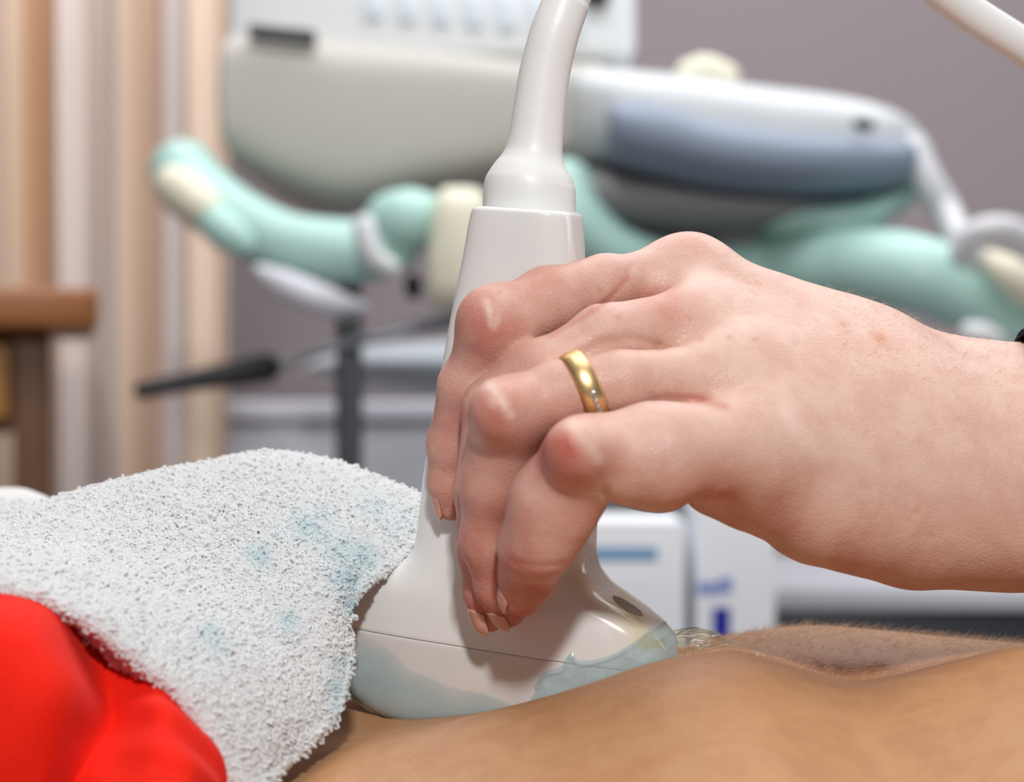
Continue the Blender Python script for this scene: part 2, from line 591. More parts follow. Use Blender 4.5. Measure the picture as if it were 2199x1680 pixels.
# orientation notch on the narrow right side; recess shade painted as dark oval
conform_patch('orientation_notch', -0.2, 0.14, -30, -23, lambda T, S_: 0.09 - 0.55 * (((loc_y(T, S_) + 1.0) / 2.6) ** 2 + ((S_ + 26.6) / 1.7) ** 2 > 1), M['notch'], probe, 160, 120)
conform_patch('green_spot', -0.9, 0.3, -42, -33, lambda T, S_: 0.10 - 0.55 * (((loc_y(T, S_) + 4.5) / 2.4) ** 2 + ((S_ + 37.2) / 1.0) ** 2 > 1), M['green'], probe, 90, 90)  # small green oval by the seam at the right end


def nz2(x, y, sc, seed=0.0):
    x = np.asarray(x); y = np.asarray(y)
    return np.array([mnoise.noise(Vector((a * sc + seed, b * sc, seed * 1.7))) for a, b in zip(x.ravel(), y.ravel())]).reshape(x.shape)


bound = pchip([-40, -35, -30, -24, -15, -4, 6, 11, 13, 15, 18, 20, 22, 27, 32, 36, 42], [-60, -44, -38.5, -39.5, -45, -47.5, -48.5, -49, -44, -41, -39.5, -36, -37.5, -36, -33.5, -28, -25])


def gel_thick(T, S_):
    c = np.cos(T); ex = 3.9
    x = np.sign(c) * np.abs(c) ** (2 / ex) * fa(S_)
    n1 = nz2(x, S_, .12, 3.1); n2 = nz2(x, S_, .4, 9.2)
    e = bound(x) - S_ + n1 * 1.6 + n2 * .3
    rim = np.exp(-((e - .5) / 0.45) ** 2)
    xl = pchip([-60, -57, -54, -50, -45, -41], [-20, -27, -32, -35.5, -37.4, -38.4])(S_) + n1
    left = np.exp(-(((x - xl) / .8) ** 2)) * smooth(-40, -43, S_)
    bare = smooth(xl, xl - 1.0, x) * smooth(-43, -46, S_)
    t = (.08 + .22 * smooth(0, 8, e) + .16 * n1 + .22 * rim * smooth(2, 13, x) + .08 * n2 * smooth(6, 14, x) + .14 * smooth(9, 16, x) + .1 * smooth(.3, .6, n2) * smooth(12, 17, x) * smooth(0, 2, e)) * smooth(-.4, .5, e)
    t = t * (1 - .85 * bare) + .4 * left
    return np.where(e > -.4, np.maximum(t, .015), -.3)


g = conform_patch('ultrasound_gel', math.pi * .97, math.pi * 2.42, -60.5, -24, gel_thick, M['gel'], None, 400, 170)
tag(g, 'thin pale blue gel film smeared over the lower face of the probe', 'ultrasound gel', kind='stuff')


def gel_right(T, S_):
    n = nz2(T * 8, S_, .3, 5.5)
    e = smooth(10.5, 7.5, np.abs(loc_y(T, S_))) * smooth(-17, -21, S_ + n * 2.5)
    return np.where(e > .02, .03 + .35 * e * (0.6 + n) + .2 * smooth(-34, -39, S_), -.3)


# wet gel strand on the right shoulder
g = conform_patch('ultrasound_gel', -1.0, 1.0, -46, -16, gel_right, M['gel_clear'], None, 110, 130)
tag(g, 'clear wet gel coating the narrow right shoulder of the probe', 'ultrasound gel', kind='stuff')
g = conform_patch('ultrasound_gel', math.pi * .8, math.pi * 1.16, -37.5, -26, lambda T, S_: np.where(((T - math.pi * 1.0) / .48) ** 2 + ((S_ + 32) / 5) ** 2 < 1, .6 * np.sqrt(np.clip(1.02 - ((T - math.pi * 1.0) / .48) ** 2 - ((S_ + 32) / 5) ** 2, 0, 1)), -.3), M['gel_teal'], None, 60, 50)
tag(g, 'blue-green gel blob squeezed between the towel edge and the probe', 'ultrasound gel', kind='stuff')


# ------------------------------------------------------------------ the examiner's hand and forearm
def J(px, py, y, r):
    return W(px, py, y), R(r, y)


FING = {
    'index': [J(1480, 600, 4, 70), J(1300, 612, -9, 68), J(1177, 648, -16, 78), J(1076, 702, -20, 80), J(1004, 830, -17, 66), J(970, 955, -12, 56), J(964, 1040, -10, 48), J(968, 1086, -9, 38)],
    'middle': [J(1500, 692, -14, 78), J(1300, 728, -26, 78), J(1177, 800, -29, 74), J(1060, 876, -26, 70), J(1034, 1050, -23, 62), J(1032, 1180, -20, 54), J(1040, 1270, -18, 48), J(1050, 1322, -17, 42)],
    'ring': [J(1575, 812, -26, 80), J(1330, 824, -37, 74), J(1200, 850, -39, 78), J(1096, 894, -39, 88), J(1060, 1040, -33, 76), J(1048, 1160, -28, 64), J(1072, 1262, -24, 54), J(1092, 1310, -22, 44)],
    'little': [J(1640, 960, -34, 104), J(1410, 980, -47, 121), J(1262, 985, -50, 96), J(1190, 1080, -46, 102), J(1146, 1170, -40, 80), J(1136, 1232, -35, 68), J(1122, 1276, -32, 54)],
    'thumb': [J(1900, 900, 26, 130), J(1640, 860, 40, 100), J(1400, 880, 40, 84), J(1250, 860, 29, 74), J(1150, 830, 26, 62)],
}
PALM = [
    [J(1480, 600, 4, 70), J(1640, 672, 7, 76), J(1800, 740, 8, 90), J(2000, 820, 9, 104), J(2199, 886, 8, 146), J(3000, 800, 30, 230), J(4200, 780, 60, 280)],
    [J(1500, 700, -12, 74), J(1800, 800, -6, 92), J(2150, 930, 0, 146)],
    [J(1550, 640, -3, 66), J(1850, 765, 0, 92)],
    [J(1570, 752, -18, 68), J(1900, 860, -8, 104)],
    [J(1640, 880, -28, 84), J(1900, 960, -16, 130)],
    [J(1575, 815, -24, 80), J(1850, 900, -14, 116), J(2150, 1000, -6, 166)],
    [J(1640, 960, -32, 100), J(1850, 1010, -20, 136), J(2180, 1060, -8, 176)],
    [J(1535, 1036, -30, 74), J(1610, 1056, -29, 82), J(1670, 1068, -27, 92), J(1750, 1084, -24, 128), J(1960, 1112, -14, 150), J(2199, 1096, -6, 146), J(3000, 1080, 10, 230), J(4200, 1060, 40, 280)],
]
# extra knuckle and tendon bumps: (px, py, y, r_px, blend)
BUMPS = [(1472, 584, 0, 44, 12), (1056, 690, -24, 60, 8), (1072, 882, -47, 48, 8), (1232, 965, -60, 54, 9), (1165, 1180, -46, 44, 8)]
# carved creases: polyline px,py, y guess, half width mm, depth mm
CREASE = [
    ([(1372, 556), (1354, 590), (1322, 628), (1290, 655)], .5, .32),
    ([(1243, 763), (1286, 741), (1359, 728), (1417, 741)], .9, .5),
    ([(1560, 872), (1500, 856), (1440, 852), (1390, 858)], .8, .3),
    ([(1300, 1072), (1285, 1040)], .7, .7),
    ([(1100, 1190), (1150, 1196), (1205, 1193)], .6, .22),
    ([(1448, 1088), (1470, 1064), (1500, 1052)], .9, .5),
]


def finger_sdf(p, ch, k=2.2):
    d = None
    for (a, r1), (b, r2) in zip(ch[:-1], ch[1:]):
        q = cap(p, a, b, r1, r2)
        d = q if d is None else smin(d, q, k)
    return d


def hand_fn(p):
    palm = None
    for ch in PALM:
        q = finger_sdf(p, ch, 1.5)
        palm = q if palm is None else smin(palm, q, 13.0)
    fs = None
    for nm, ch in FING.items():
        q = finger_sdf(p, ch)
        if nm == 'thumb':
            palm = smin(palm, q, 8.0)
        else:
            fs = q if fs is None else smin(fs, q, .9)
    d = smin(palm, fs, 7.0) + .5
    for px, py, y, r, k in BUMPS:
        c, rr = J(px, py, y, r)
        d = smin(d, np.linalg.norm(p - c, axis=1) - rr, k)
    # creases are cut along view-independent vertical sheets through the polylines
    xs, zs = p[:, 0], p[:, 2]
    for line, hw, dep in CREASE:
        pts = [W(a, b, -30)[[0, 2]] for a, b in line]
        q = np.stack([xs, zs], 1)
        best = None
        for a, b in zip(pts[:-1], pts[1:]):
            ab = b - a; t = np.clip(((q - a) @ ab) / ab.dot(ab), 0, 1)
            e = np.linalg.norm(q - a - t[:, None] * ab, axis=1)
            best = e if best is None else np.minimum(best, e)
        d = d + dep * np.exp(-(best / hw) ** 2) * (p[:, 1] < 8)
    return np.maximum(d, .25 - probe_d(p))


HV, HF = sdf_mesh(hand_fn, (-24, -70, -58), (235, 75, 40), 0.62)


def near(V, spots):
    a = np.zeros(len(V))
    for px, py, y, r, s in spots:
        c = W(px, py, y)
        q = V[:, [0, 2]] - c[[0, 2]]
        e = np.linalg.norm(q, axis=1) / R(r, y)
        a = np.maximum(a, s * np.exp(-e ** 2) * (np.abs(V[:, 1] - y) < 30))
    return a


red = near(HV, [(1030, 700, -18, 75, .7), (1150, 590, -14, 60, .5), (1440, 645, -20, 60, .75), (1470, 525, 0, 50, .4), (1050, 900, -40, 60, .8), (1205, 975, -55, 65, 1.0), (990, 890, -20, 40, .6),
                (1100, 1205, -42, 55, .8), (1120, 1300, -32, 70, .7), (1040, 1330, -16, 60, .6), (1080, 1120, -40, 70, .5), (960, 1040, -10, 80, .45), (1000, 1150, -25, 90, .6), (1250, 1120, -45, 60, .5),
                (1500, 1070, -35, 90, .7), (1650, 1130, -30, 90, .6), (1800, 1215, -20, 90, .5), (950, 900, -14, 80, .35), (1290, 1000, -50, 60, .5), (1550, 1110, -30, 60, .7)])
low = smooth(-24, -45, HV[:, 2] + .05 * HV[:, 0])
red = np.clip(np.maximum(.75 * red, .58 * low) + .22 * smooth(1500, 1250, HV[:, 0] * 10 + 1099), 0, 1)
pale = near(HV, [(1480, 605, -6, 36, .5), (1080, 640, -22, 16, .2), (1320, 1050, -52, 30, .4), (1270, 935, -58, 24, .35), (1380, 920, -55, 60, .2), (1060, 860, -44, 14, .35)])
spot = near(HV, [(1862, 730, -4, 17, .8), (1848, 722, -4, 10, .6), (1478, 686, -22, 7, .7), (1440, 690, -22, 5, .5), (1325, 685, -24, 7, .5), (1075, 632, -22, 5, .6), (1287, 622, -18, 6, .7),
                 (1790, 700, -5, 7, .5), (1555, 728, -22, 6, .6), (1605, 733, -20, 6, .6), (1500, 731, -24, 5, .6), (1950, 750, -4, 6, .5), (1410, 745, -30, 12, .3), (1700, 660, -2, 6, .4), (2060, 900, -30, 7, .3)])
def lines(V, segs):
    a = np.zeros(len(V))
    for pts, y, w, s in segs:
        P = [W(u, v, y)[[0, 2]] for u, v in pts]
        q = V[:, [0, 2]]
        for p0, p1 in zip(P[:-1], P[1:]):
            ab = p1 - p0; t = np.clip(((q - p0) @ ab) / ab.dot(ab), 0, 1)
            e = np.linalg.norm(q - p0 - t[:, None] * ab, axis=1) / R(w, y)
            a = np.maximum(a, s * np.exp(-e ** 2) * (np.abs(V[:, 1] - y) < 22))
    return a


pale = np.maximum(pale, lines(HV, [([(1046, 650), (1056, 700)], -26, 8, .5), ([(1068, 688), (1062, 706)], -26, 8, .4), ([(1050, 826), (1078, 860), (1097, 892)], -46, 11, .5), ([(1226, 912), (1258, 945), (1284, 985)], -58, 15, .45),
                                   ([(1405, 600), (1470, 604), (1530, 640)], -12, 20, .3), ([(1290, 1050), (1345, 1066)], -55, 20, .3), ([(1665, 880), (1690, 920), (1740, 970)], -30, 22, .35), ([(1300, 925), (1400, 930)], -58, 26, .2)]))
red = np.maximum(red, lines(HV, [([(1002, 846), (1014, 872), (1019, 890)], -32, 8, .7), ([(1352, 592), (1305, 646), (1250, 686), (1177, 726)], -20, 9, .6), ([(1560, 872), (1500, 856), (1440, 852)], -46, 9, .6), ([(1448, 1088), (1490, 1056), (1560, 1060)], -38, 22, .7),
                                 ([(1645, 1142), (1700, 1118)], -28, 16, .5)]))
wrk = near(HV, [(1050, 690, -18, 75, 1), (1055, 890, -40, 60, 1), (1215, 970, -55, 70, 1), (1350, 590, -10, 60, .8), (1480, 540, 0, 80, .6), (930, 940, -12, 50, .8), (1100, 1200, -40, 50, .8), (2100, 900, -20, 250, .5)])
examiner = thing('person', 'examiner whose bare hand with a gold ring holds the ultrasound probe', 'person', W(2600, 950, 20))
obj('arm', HV, HF, M['skin'], examiner, attrs={'red': red, 'pale': pale, 'spot': spot, 'wrinkle': wrk})


def fingernail(ch, dors, length=9.5, half=55, ext=1.0, seg=1):
    """curved plate on the dorsal side of the last phalanx"""
    (a, r1), (b, r2) = ch[-1 - seg], ch[-1]
    ax = (b - a) / np.linalg.norm(b - a)
    d = np.asarray(dors, float); d -= ax * d.dot(ax); d /= np.linalg.norm(d)
    e = np.cross(ax, d)
    tip = b + ax * (r2 + ext)
    nu, nv = 16, 15
    out, mats = [], []
    L = length
    for lay in (0, 1):
        for i in range(nu):
            for j in range(nv):
                t = i / (nu - 1); w = (j / (nv - 1) * 2 - 1)
                trim = (1 - abs(w) ** 4 * .22) if t > .5 else 1 - (1 - 2 * t) * 0
                s = L * (1 - t)            # distance back from the tip
                s = s + (abs(w) ** 2.5) * (1.6 if t > .7 else 0) * (t - .7) / .3 + (abs(w) ** 2.5) * (-1.4 if t < .3 else 0) * (.3 - t) / .3
                q = tip - ax * s
                tt = np.clip((q - a).dot(ax) / np.linalg.norm(b - a), 0, 1)
                over = max((q - b).dot(ax), 0) / (r2 * 1.15)
                r = (r1 + (r2 - r1) * tt) * math.sqrt(max(1 - over ** 2, .05)) + .04 - .45 * lay
                an = math.radians(half) * w
                base = a + ax * ((q - a).dot(ax))
                out.append(base + r * (math.cos(an) * d + math.sin(an) * e))
    n1 = nu * nv
    f = grid_faces(nu, nv)
    f2 = [tuple(n1 + k for k in reversed(q)) for q in f]
    rim = []
    edge = [j for j in range(nv)] + [i * nv + nv - 1 for i in range(1, nu)] + [(nu - 1) * nv + j for j in range(nv - 2, -1, -1)] + [i * nv for i in range(nu - 2, 0, -1)]
    for k in range(len(edge)):
        p, q = edge[k], edge[(k + 1) % len(edge)]
        rim.append((p, q, n1 + q, n1 + p))
    o = obj('fingernail', out, f + f2 + rim, M['nail'], examiner)
    o.data.materials.append(M['nail_tip'])
    for p in o.data.polygons:
        if min(p.vertices) % n1 // nv >= nu - 3 and max(q % n1 for q in p.vertices) // nv >= nu - 2:
            p.material_index = 1
    return o


fingernail(FING['index'], (-.95, -.2, .1), 6.5, 44, -.8)
fingernail(FING['middle'], (-.8, -.6, .1), 6.5, 44, -.2)
fingernail(FING['ring'], (-.75, -.65, .1), 6.0, 40, -.3)
fingernail(FING['little'], (-.95, -.2, .1), 6.0, 44, -.4)
# sleeve cuff just past the wrist
cuff = []
for x, e in ((2197, 9), (2196, 16), (2230, 20), (2400, 30), (2700, 50), (3300, 90), (4400, 150)):
    t = (x - 2199) / 800.0
    c0 = (W(2199, 985, 1) * (1 - t) + W(3000, 940, 20) * t)
    hz = R(265 + 75 * max(t, 0) + e, 0); hy = R(175 + 70 * max(t, 0) + e, 0)
    th = np.linspace(0, 2 * math.pi, 48, endpoint=False)
    cuff.append(np.stack([np.full(48, c0[0]) + .4 * np.sin(th), c0[1] + hy * np.cos(th), c0[2] + hz * np.sin(th)], 1))
inner = [c.mean(0) + (c - c.mean(0)) * .97 for c in cuff]
v, f = loft(np.array(list(reversed(inner)) + cuff), cap=False)
sl = obj('sleeve', v, f, M['navy'], examiner); sl['label'] = 'navy blue sleeve cuff'

# fine hairs on the forearm
av, af = [], []
cand = np.where((HV[:, 0] > 66) & (HV[:, 0] < 150) & (HV[:, 2] > 2) & (HV[:, 1] < 14))[0]
cand = rng.choice(cand, 420, replace=False)
eps = .3
Pc = HV[cand]
gr = np.stack([hand_fn(Pc + np.eye(3)[k] * eps) - hand_fn(Pc - np.eye(3)[k] * eps) for k in range(3)], 1)
gr /= np.linalg.norm(gr, axis=1)[:, None]
for c0_, n0 in zip(Pc, gr):
    L = rng.uniform(1.6, 4.2); d = n0 * rng.uniform(.3, .8) + np.array([rng.uniform(.2, 1), rng.normal(0, .4), rng.normal(0, .3)]); d /= np.linalg.norm(d)
    side = np.cross(d, n0); side /= np.linalg.norm(side) + 1e-9; u2 = np.cross(side, d)
    bend = -n0 * rng.uniform(.2, .6) + side * rng.normal(0, .3)
    b0 = len(av)
    for q in range(5):
        t = q / 4; c = c0_ - n0 * .15 + L * (d * t + bend * t * t); r = .04 * (1 - .8 * t)
        for w_ in range(3):
            av.append(c + r * (math.cos(w_ * 2.094) * side + math.sin(w_ * 2.094) * u2))
    for q in range(4):
        for w_ in range(3):
            af.append((b0 + q * 3 + w_, b0 + q * 3 + (w_ + 1) % 3, b0 + q * 3 + 3 + (w_ + 1) % 3, b0 + q * 3 + 3 + w_))
ah = obj('arm_hair', av, np.array(af), M['hair'], examiner); ah['kind'] = 'stuff'

# ring on the ring finger
(ra, rr1), (rb, rr2) = FING['ring'][1], FING['ring'][2]
rc0, rc1 = FING['ring'][0], FING['ring'][1]
RP = W(1246, 843, -35.0); rax = rb - ra; rax /= np.linalg.norm(rax)
tt = (RP - ra).dot(rax) / np.linalg.norm(rb - ra)
RP = ra + rax * (RP - ra).dot(rax); rrad = rr1 + (rr2 - rr1) * tt
rax2 = rax + np.array([0, 0, -.22]); rax2 /= np.linalg.norm(rax2)
e1 = np.array([0, -1.0, 0]); e1 -= rax2 * e1.dot(rax2); e1 /= np.linalg.norm(e1); e2 = np.cross(rax2, e1)
ring = thing('wedding_ring', 'gold wedding band with small clear stones on the ring finger', 'ring', RP - np.array([0, 0, rrad]))
prof = [(-2.1, .15), (-2.15, .55), (-1.6, .95), (0, 1.15), (1.6, .95), (2.15, .55), (2.1, .15), (0, -.1)]
rings = []
for a in np.linspace(0, 2 * math.pi, 72, endpoint=False):
    d = math.cos(a) * e1 + math.sin(a) * e2
    rings.append([RP + rax2 * w + d * (rrad + h + .15) for w, h in prof])
v = np.array(rings).reshape(-1, 3)
obj('band', v, grid_faces(72, len(prof), True, True), M['gold'], ring)
for k in range(4):
    a = math.radians((8 + 9 * k)) if e2[2] < 0 else math.radians(-(8 + 9 * k))
    d = math.cos(a) * e1 + math.sin(a) * e2
    t2 = np.cross(d, rax2)
    c = RP + d * (rrad + 1.25)
    g_r = .6
    pts = [c + d * .45 + .5 * g_r * (math.cos(q) * rax2 + math.sin(q) * t2) for q in np.linspace(0, 2 * math.pi, 8, endpoint=False)]
    pts += [c + d * .1 + g_r * (math.cos(q) * rax2 + math.sin(q) * t2) for q in np.linspace(0, 2 * math.pi, 8, endpoint=False)]
    pts += [c - d * .6]
    f = [tuple(range(8))] + [(i, (i + 1) % 8, 8 + (i + 1) % 8, 8 + i) for i in range(8)] + [(8 + i, 8 + (i + 1) % 8, 16) for i in range(8)]
    obj('stone', pts, f, M['diamond'], ring, flat=True)

# ------------------------------------------------------------------ patient
def row(pts, y):
    P = np.array([W(a, b, y) for a, b in pts]); return pchip(P[:, 0], P[:, 2])


z_near = row([(-3500, 1760), (-600, 1740), (200, 1715), (560, 1700), (700, 1656), (850, 1610), (1000, 1562), (1150, 1522), (1300, 1478), (1420, 1440), (1510, 1426), (1600, 1432), (1700, 1464), (1830, 1500), (1950, 1472), (2080, 1434), (2199, 1406), (2600, 1370), (5000, 1400)], -45)
z_far = row([(-3000, 1640), (-400, 1570), (400, 1510), (800, 1450), (1200, 1415), (1470, 1388), (1590, 1362), (1750, 1346), (1900, 1355), (2050, 1370), (2199, 1384), (2600, 1400), (5000, 1440)], 45)
z_mid = row([(-3500, 1700), (-400, 1680), (400, 1640), (700, 1575), (850, 1555), (1150, 1500), (1450, 1412), (1560, 1396), (1700, 1420), (1830, 1450), (1980, 1430), (2199, 1395), (2600, 1390), (5000, 1440)], 0)
YK = [-262, -258, -235, -190, -130, -85, -45, 0, 45, 85, 130, 180, 225, 245, 248]


def body_z(x, y):
    zn, zm, zf = z_near(x), z_mid(x), z_far(x)
    cols = np.stack([zn - 150, zn - 132, zn - 100, zn - 64, zn - 32, zn - 11.5, zn, zm, zf, zf - 9, zf - 30, zf - 62, zf - 100, zf - 132, zf - 150], -1)
    # monotone-ish cubic along y (Catmull on a non-uniform grid)
    yk = np.array(YK, float)
    y = np.broadcast_to(y, np.shape(x))
    i = np.clip(np.searchsorted(yk, y) - 1, 0, len(yk) - 2)
    h = yk[i + 1] - yk[i]; t = (y - yk[i]) / h
    ix = np.indices(i.shape)
    g_ = lambda k: np.take_along_axis(cols, np.clip(k, 0, len(yk) - 1)[..., None], -1)[..., 0]
    yy = lambda k: yk[np.clip(k, 0, len(yk) - 1)]
    p0, p1, p2, p3 = g_(i - 1), g_(i), g_(i + 1), g_(i + 2)
    m1 = np.where(i > 0, (p2 - p0) / np.maximum(yy(i + 1) - yy(i - 1), 1e-6), (p2 - p1) / h)
    m2 = np.where(i < len(yk) - 2, (p3 - p1) / np.maximum(yy(i + 2) - yy(i), 1e-6), (p2 - p1) / h)
    z = ((1 + 2 * t) * (1 - t) ** 2 * p1 + t * (1 - t) ** 2 * h * m1 + t * t * (3 - 2 * t) * p2 + t * t * (t - 1) * h * m2)
    # navel
    nx, ny = W(1826, 1460, 6)[0], 4.0
    d = np.sqrt(((x - nx) / 9.0) ** 2 + ((y - ny) / 7.0) ** 2)
    ang = np.arctan2(y - ny, x - nx)
    z = z - 7.0 * np.exp(-d ** 2) - .35 * np.sin(ang * 11 + 1.3 * np.sin(ang * 3)) * np.exp(-((d - 1.2) / .9) ** 2)
    return z


bx = np.concatenate([np.linspace(-520, -90, 44), np.linspace(-88, 150, 240), np.linspace(153, 520, 60)])
by = np.concatenate([np.linspace(-258, -95, 42), np.linspace(-93, 75, 170), np.linspace(78, 244, 40)])
X, Y = np.meshgrid(bx, by, indexing='ij')
Z = body_z(X, Y)
zb = -232.0
# the skin gives way under the probe
flat = np.stack([X, Y, Z], -1).reshape(-1, 3)
sel = np.where((flat[:, 0] > -50) & (flat[:, 0] < 50) & (np.abs(flat[:, 1]) < 40))[0]
for it in range(80):
    ins_ = probe_d(flat[sel]) < .35
    if not ins_.any():
        break
    flat[sel[ins_], 2] -= .4
Z = flat[:, 2].reshape(X.shape)
nyb = 24
yb = np.linspace(by[-1], by[0], nyb)
rings = []
for i in range(len(bx)):
    top = np.stack([X[i], Y[i], Z[i]], 1)
    sx = np.linspace(0, math.pi, nyb)
    low_ = np.stack([np.full(nyb, bx[i]), yb, zb + (np.cos(sx) ** 8) * 20], 1)
    rings.append(np.vstack([top, low_]))
BV, BFc = loft(np.array(rings))
patient = thing('person', 'tanned patient lying down with bare belly and red clothes under the probe', 'person', (0, 0, zb))
navel = W(1826, 1460, 6)
dn = np.hypot((BV[:, 0] - navel[0]) / 20, (BV[:, 1] - 4) / 16)
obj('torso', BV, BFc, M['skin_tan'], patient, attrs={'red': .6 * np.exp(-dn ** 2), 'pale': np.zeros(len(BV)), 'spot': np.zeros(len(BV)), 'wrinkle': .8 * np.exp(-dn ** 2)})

# peach fuzz
hv, hf = [], []
for k in range(2600):
    px = rng.uniform(1480, 2300)
    y = rng.uniform(-32, 72) if rng.random() < .6 else rng.uniform(20, 70)
    x = W(px, 0, y)[0]
    z = float(body_z(np.array([x]), np.array([y]))[0])
    L = rng.uniform(1.5, 3.6); a = rng.normal(.3, .9); lean = rng.uniform(.5, 1.3)
    d = np.array([math.cos(a) * math.sin(lean), math.sin(a) * math.sin(lean), math.cos(lean)])
    bend = np.array([math.cos(a), math.sin(a), -.5]) * rng.uniform(.2, .5)
    side = np.cross(d, [0, 0, 1.0]); side /= np.linalg.norm(side) + 1e-9
    up2 = np.cross(side, d)
    b0 = len(hv)
    for q in range(5):
        t = q / 4
        c = np.array([x, y, z - .2]) + L * (d * t + bend * t * t)
        r = .045 * (1 - .8 * t)
        for w in range(3):
            an = w * 2.094
            hv.append(c + r * (math.cos(an) * side + math.sin(an) * up2))
    for q in range(4):
        for w in range(3):
            hf.append((b0 + q * 3 + w, b0 + q * 3 + (w + 1) % 3, b0 + q * 3 + 3 + (w + 1) % 3, b0 + q * 3 + 3 + w))
hh = obj('body_hair', hv, np.array(hf), M['hair'], patient); hh['kind'] = 'stuff'

# gel lying on the skin
def skin_patch(name, x0, x1, y0, y1, thick, mt, label, n=90, dmax=2.5):
    Xp, Yp = np.meshgrid(np.linspace(x0, x1, n), np.linspace(y0, y1, n), indexing='ij')
    t = thick(Xp, Yp)
    Zp = body_z(Xp, Yp) + t
    keep = (t > -.04).ravel()
    P = np.stack([Xp, Yp, Zp], -1).reshape(-1, 3)
    f = [q for q in grid_faces(n, n) if any(keep[list(q)])]
    used = sorted({i for q in f for i in q}); mp = {i: k for k, i in enumerate(used)}
    o = obj(name, P[used], [tuple(mp[i] for i in q) for q in f], mt, attrs={'depth': np.clip(t.ravel()[used] / dmax, 0, 1)})
    return tag(o, label, 'ultrasound gel', kind='stuff')


def blob(cx, cy, rx, ry, h, rot=0.0, jag=.25, seed=1.0):
    def t(X_, Y_):
        c, s = math.cos(rot), math.sin(rot)
        u = ((X_ - cx) * c + (Y_ - cy) * s) / rx; v_ = (-(X_ - cx) * s + (Y_ - cy) * c) / ry
        d = np.hypot(u, v_) + jag * nz2(X_, Y_, .22, seed)
        return np.where(d < 1, h * np.sqrt(np.clip(1 - d ** 2, 0, 1)) + .05, -.4)
    return t


skin_patch('ultrasound_gel', 28, 52, -12, 30, blob(38, 14, 9, 14, 5.0, .2, .25, 2.2), M['gel_clear'], 'clear gel mound heaped on the skin behind the right end of the probe')
skin_patch('ultrasound_gel', 34, 62, -28, 6, blob(46, -10, 11, 5, 2.2, .35, .3, 6.1), M['gel_clear'], 'clear gel streak with a raised shiny tip beside the navel')

# red clothes bunched under the towel
RG = [
    [(-90, 1225, -38), (40, 1245, -40), (130, 1280, -41), (210, 1330, -41), (290, 1400, -43), (370, 1462, -45), (430, 1540, -47), (470, 1618, -50), (500, 1720, -54)],
    [(-90, 1272, -60), (40, 1284, -60), (120, 1318, -57), (205, 1405, -49), (272, 1452, -51), (350, 1472, -57), (420, 1542, -59), (470, 1612, -60), (494, 1700, -61)],
    [(-90, 1340, -75), (40, 1346, -76), (135, 1388, -71), (215, 1478, -56), (268, 1500, -58), (345, 1502, -66), (412, 1562, -68), (458, 1632, -68), (484, 1712, -67)],
    [(-90, 1440, -84), (40, 1442, -85), (145, 1474, -80), (222, 1550, -64), (262, 1560, -65), (340, 1552, -74), (404, 1604, -76), (444, 1664, -76), (472, 1730, -74)],
    [(-90, 1560, -88), (30, 1556, -89), (125, 1574, -85), (190, 1618, -72), (240, 1626, -75), (322, 1626, -82), (392, 1664, -84), (432, 1714, -84), (462, 1770, -80)],
    [(-90, 1700, -90), (20, 1692, -90), (95, 1694, -87), (148, 1712, -78), (210, 1718, -84), (302, 1724, -90), (382, 1748, -92), (432, 1790, -92), (462, 1836, -86)],
    [(-90, 1880, -86), (20, 1872, -86), (85, 1870, -84), (130, 1876, -78), (200, 1884, -84), (300, 1890, -90), (382, 1910, -92), (432, 1940, -92), (462, 1980, -86)],
]
RGw = np.array([[W(*p) for p in r_] for r_ in RG])
nr, nc = 110, 150
tmp = np.stack([catmull(RGw[:, j], nr) for j in range(RGw.shape[1])], 1)
RS = np.stack([catmull(tmp[i], nc) for i in range(nr)], 0)
rdu, rdv = np.gradient(RS, axis=1), np.gradient(RS, axis=0)
RN = np.cross(rdv, rdu); RN /= np.linalg.norm(RN, axis=-1)[..., None]
if RN[nr // 2, 20, 1] > 0: RN = -RN
ii, jj = np.meshgrid(np.arange(nr) / nr, np.arange(nc) / nc, indexing='ij')
wr = .55 * np.sin(ii * 26 + jj * 9 + 1.5 * np.sin(jj * 7)) * smooth(.42, .6, jj) + .3 * np.sin(ii * 9 - jj * 14) + .3 * np.sin(ii * 17 + jj * 21)
RS = RS + RN * (wr * .8)[..., None]
n1 = nr * nc
RVs = np.vstack([RS.reshape(-1, 3), (RS - RN * 1.6).reshape(-1, 3)])
f = grid_faces(nr, nc)
f = f + [tuple(n1 + k for k in reversed(q)) for q in f]
edge = [j for j in range(nc)] + [i * nc + nc - 1 for i in range(1, nr)] + [(nr - 1) * nc + j for j in range(nc - 2, -1, -1)] + [i * nc for i in range(nr - 2, 0, -1)]
f += [(edge[k], edge[(k + 1) % len(edge)], n1 + edge[(k + 1) % len(edge)], n1 + edge[k]) for k in range(len(edge))]
RV, RF = RVs, f
m, nt, b = mat_new('red_knit')
tc = N(nt, 'ShaderNodeTexCoord')
wv = N(nt, 'ShaderNodeTexNoise', Scale=1300, Detail=2); mp = N(nt, 'ShaderNodeMapping'); mp.inputs['Rotation'].default_value = (0, .6, 0)
nt.links.new(tc.outputs['Object'], mp.inputs['Vector']); nt.links.new(mp.outputs['Vector'], wv.inputs['Vector'])
nt.links.new(mixc(nt, wv.outputs['Fac'], lin((222, 24, 8)), lin((234, 36, 16))), b.inputs['Base Color'])
b.inputs['Roughness'].default_value = .85; b.inputs['Specular IOR Level'].default_value = .15
b.inputs['Sheen Weight'].default_value = .02
bp = N(nt, 'ShaderNodeBump', Strength=.2, Distance=.0003); nt.links.new(wv.outputs['Fac'], bp.inputs['Height']); nt.links.new(bp.outputs['Normal'], b.inputs['Normal'])
M['red'] = m
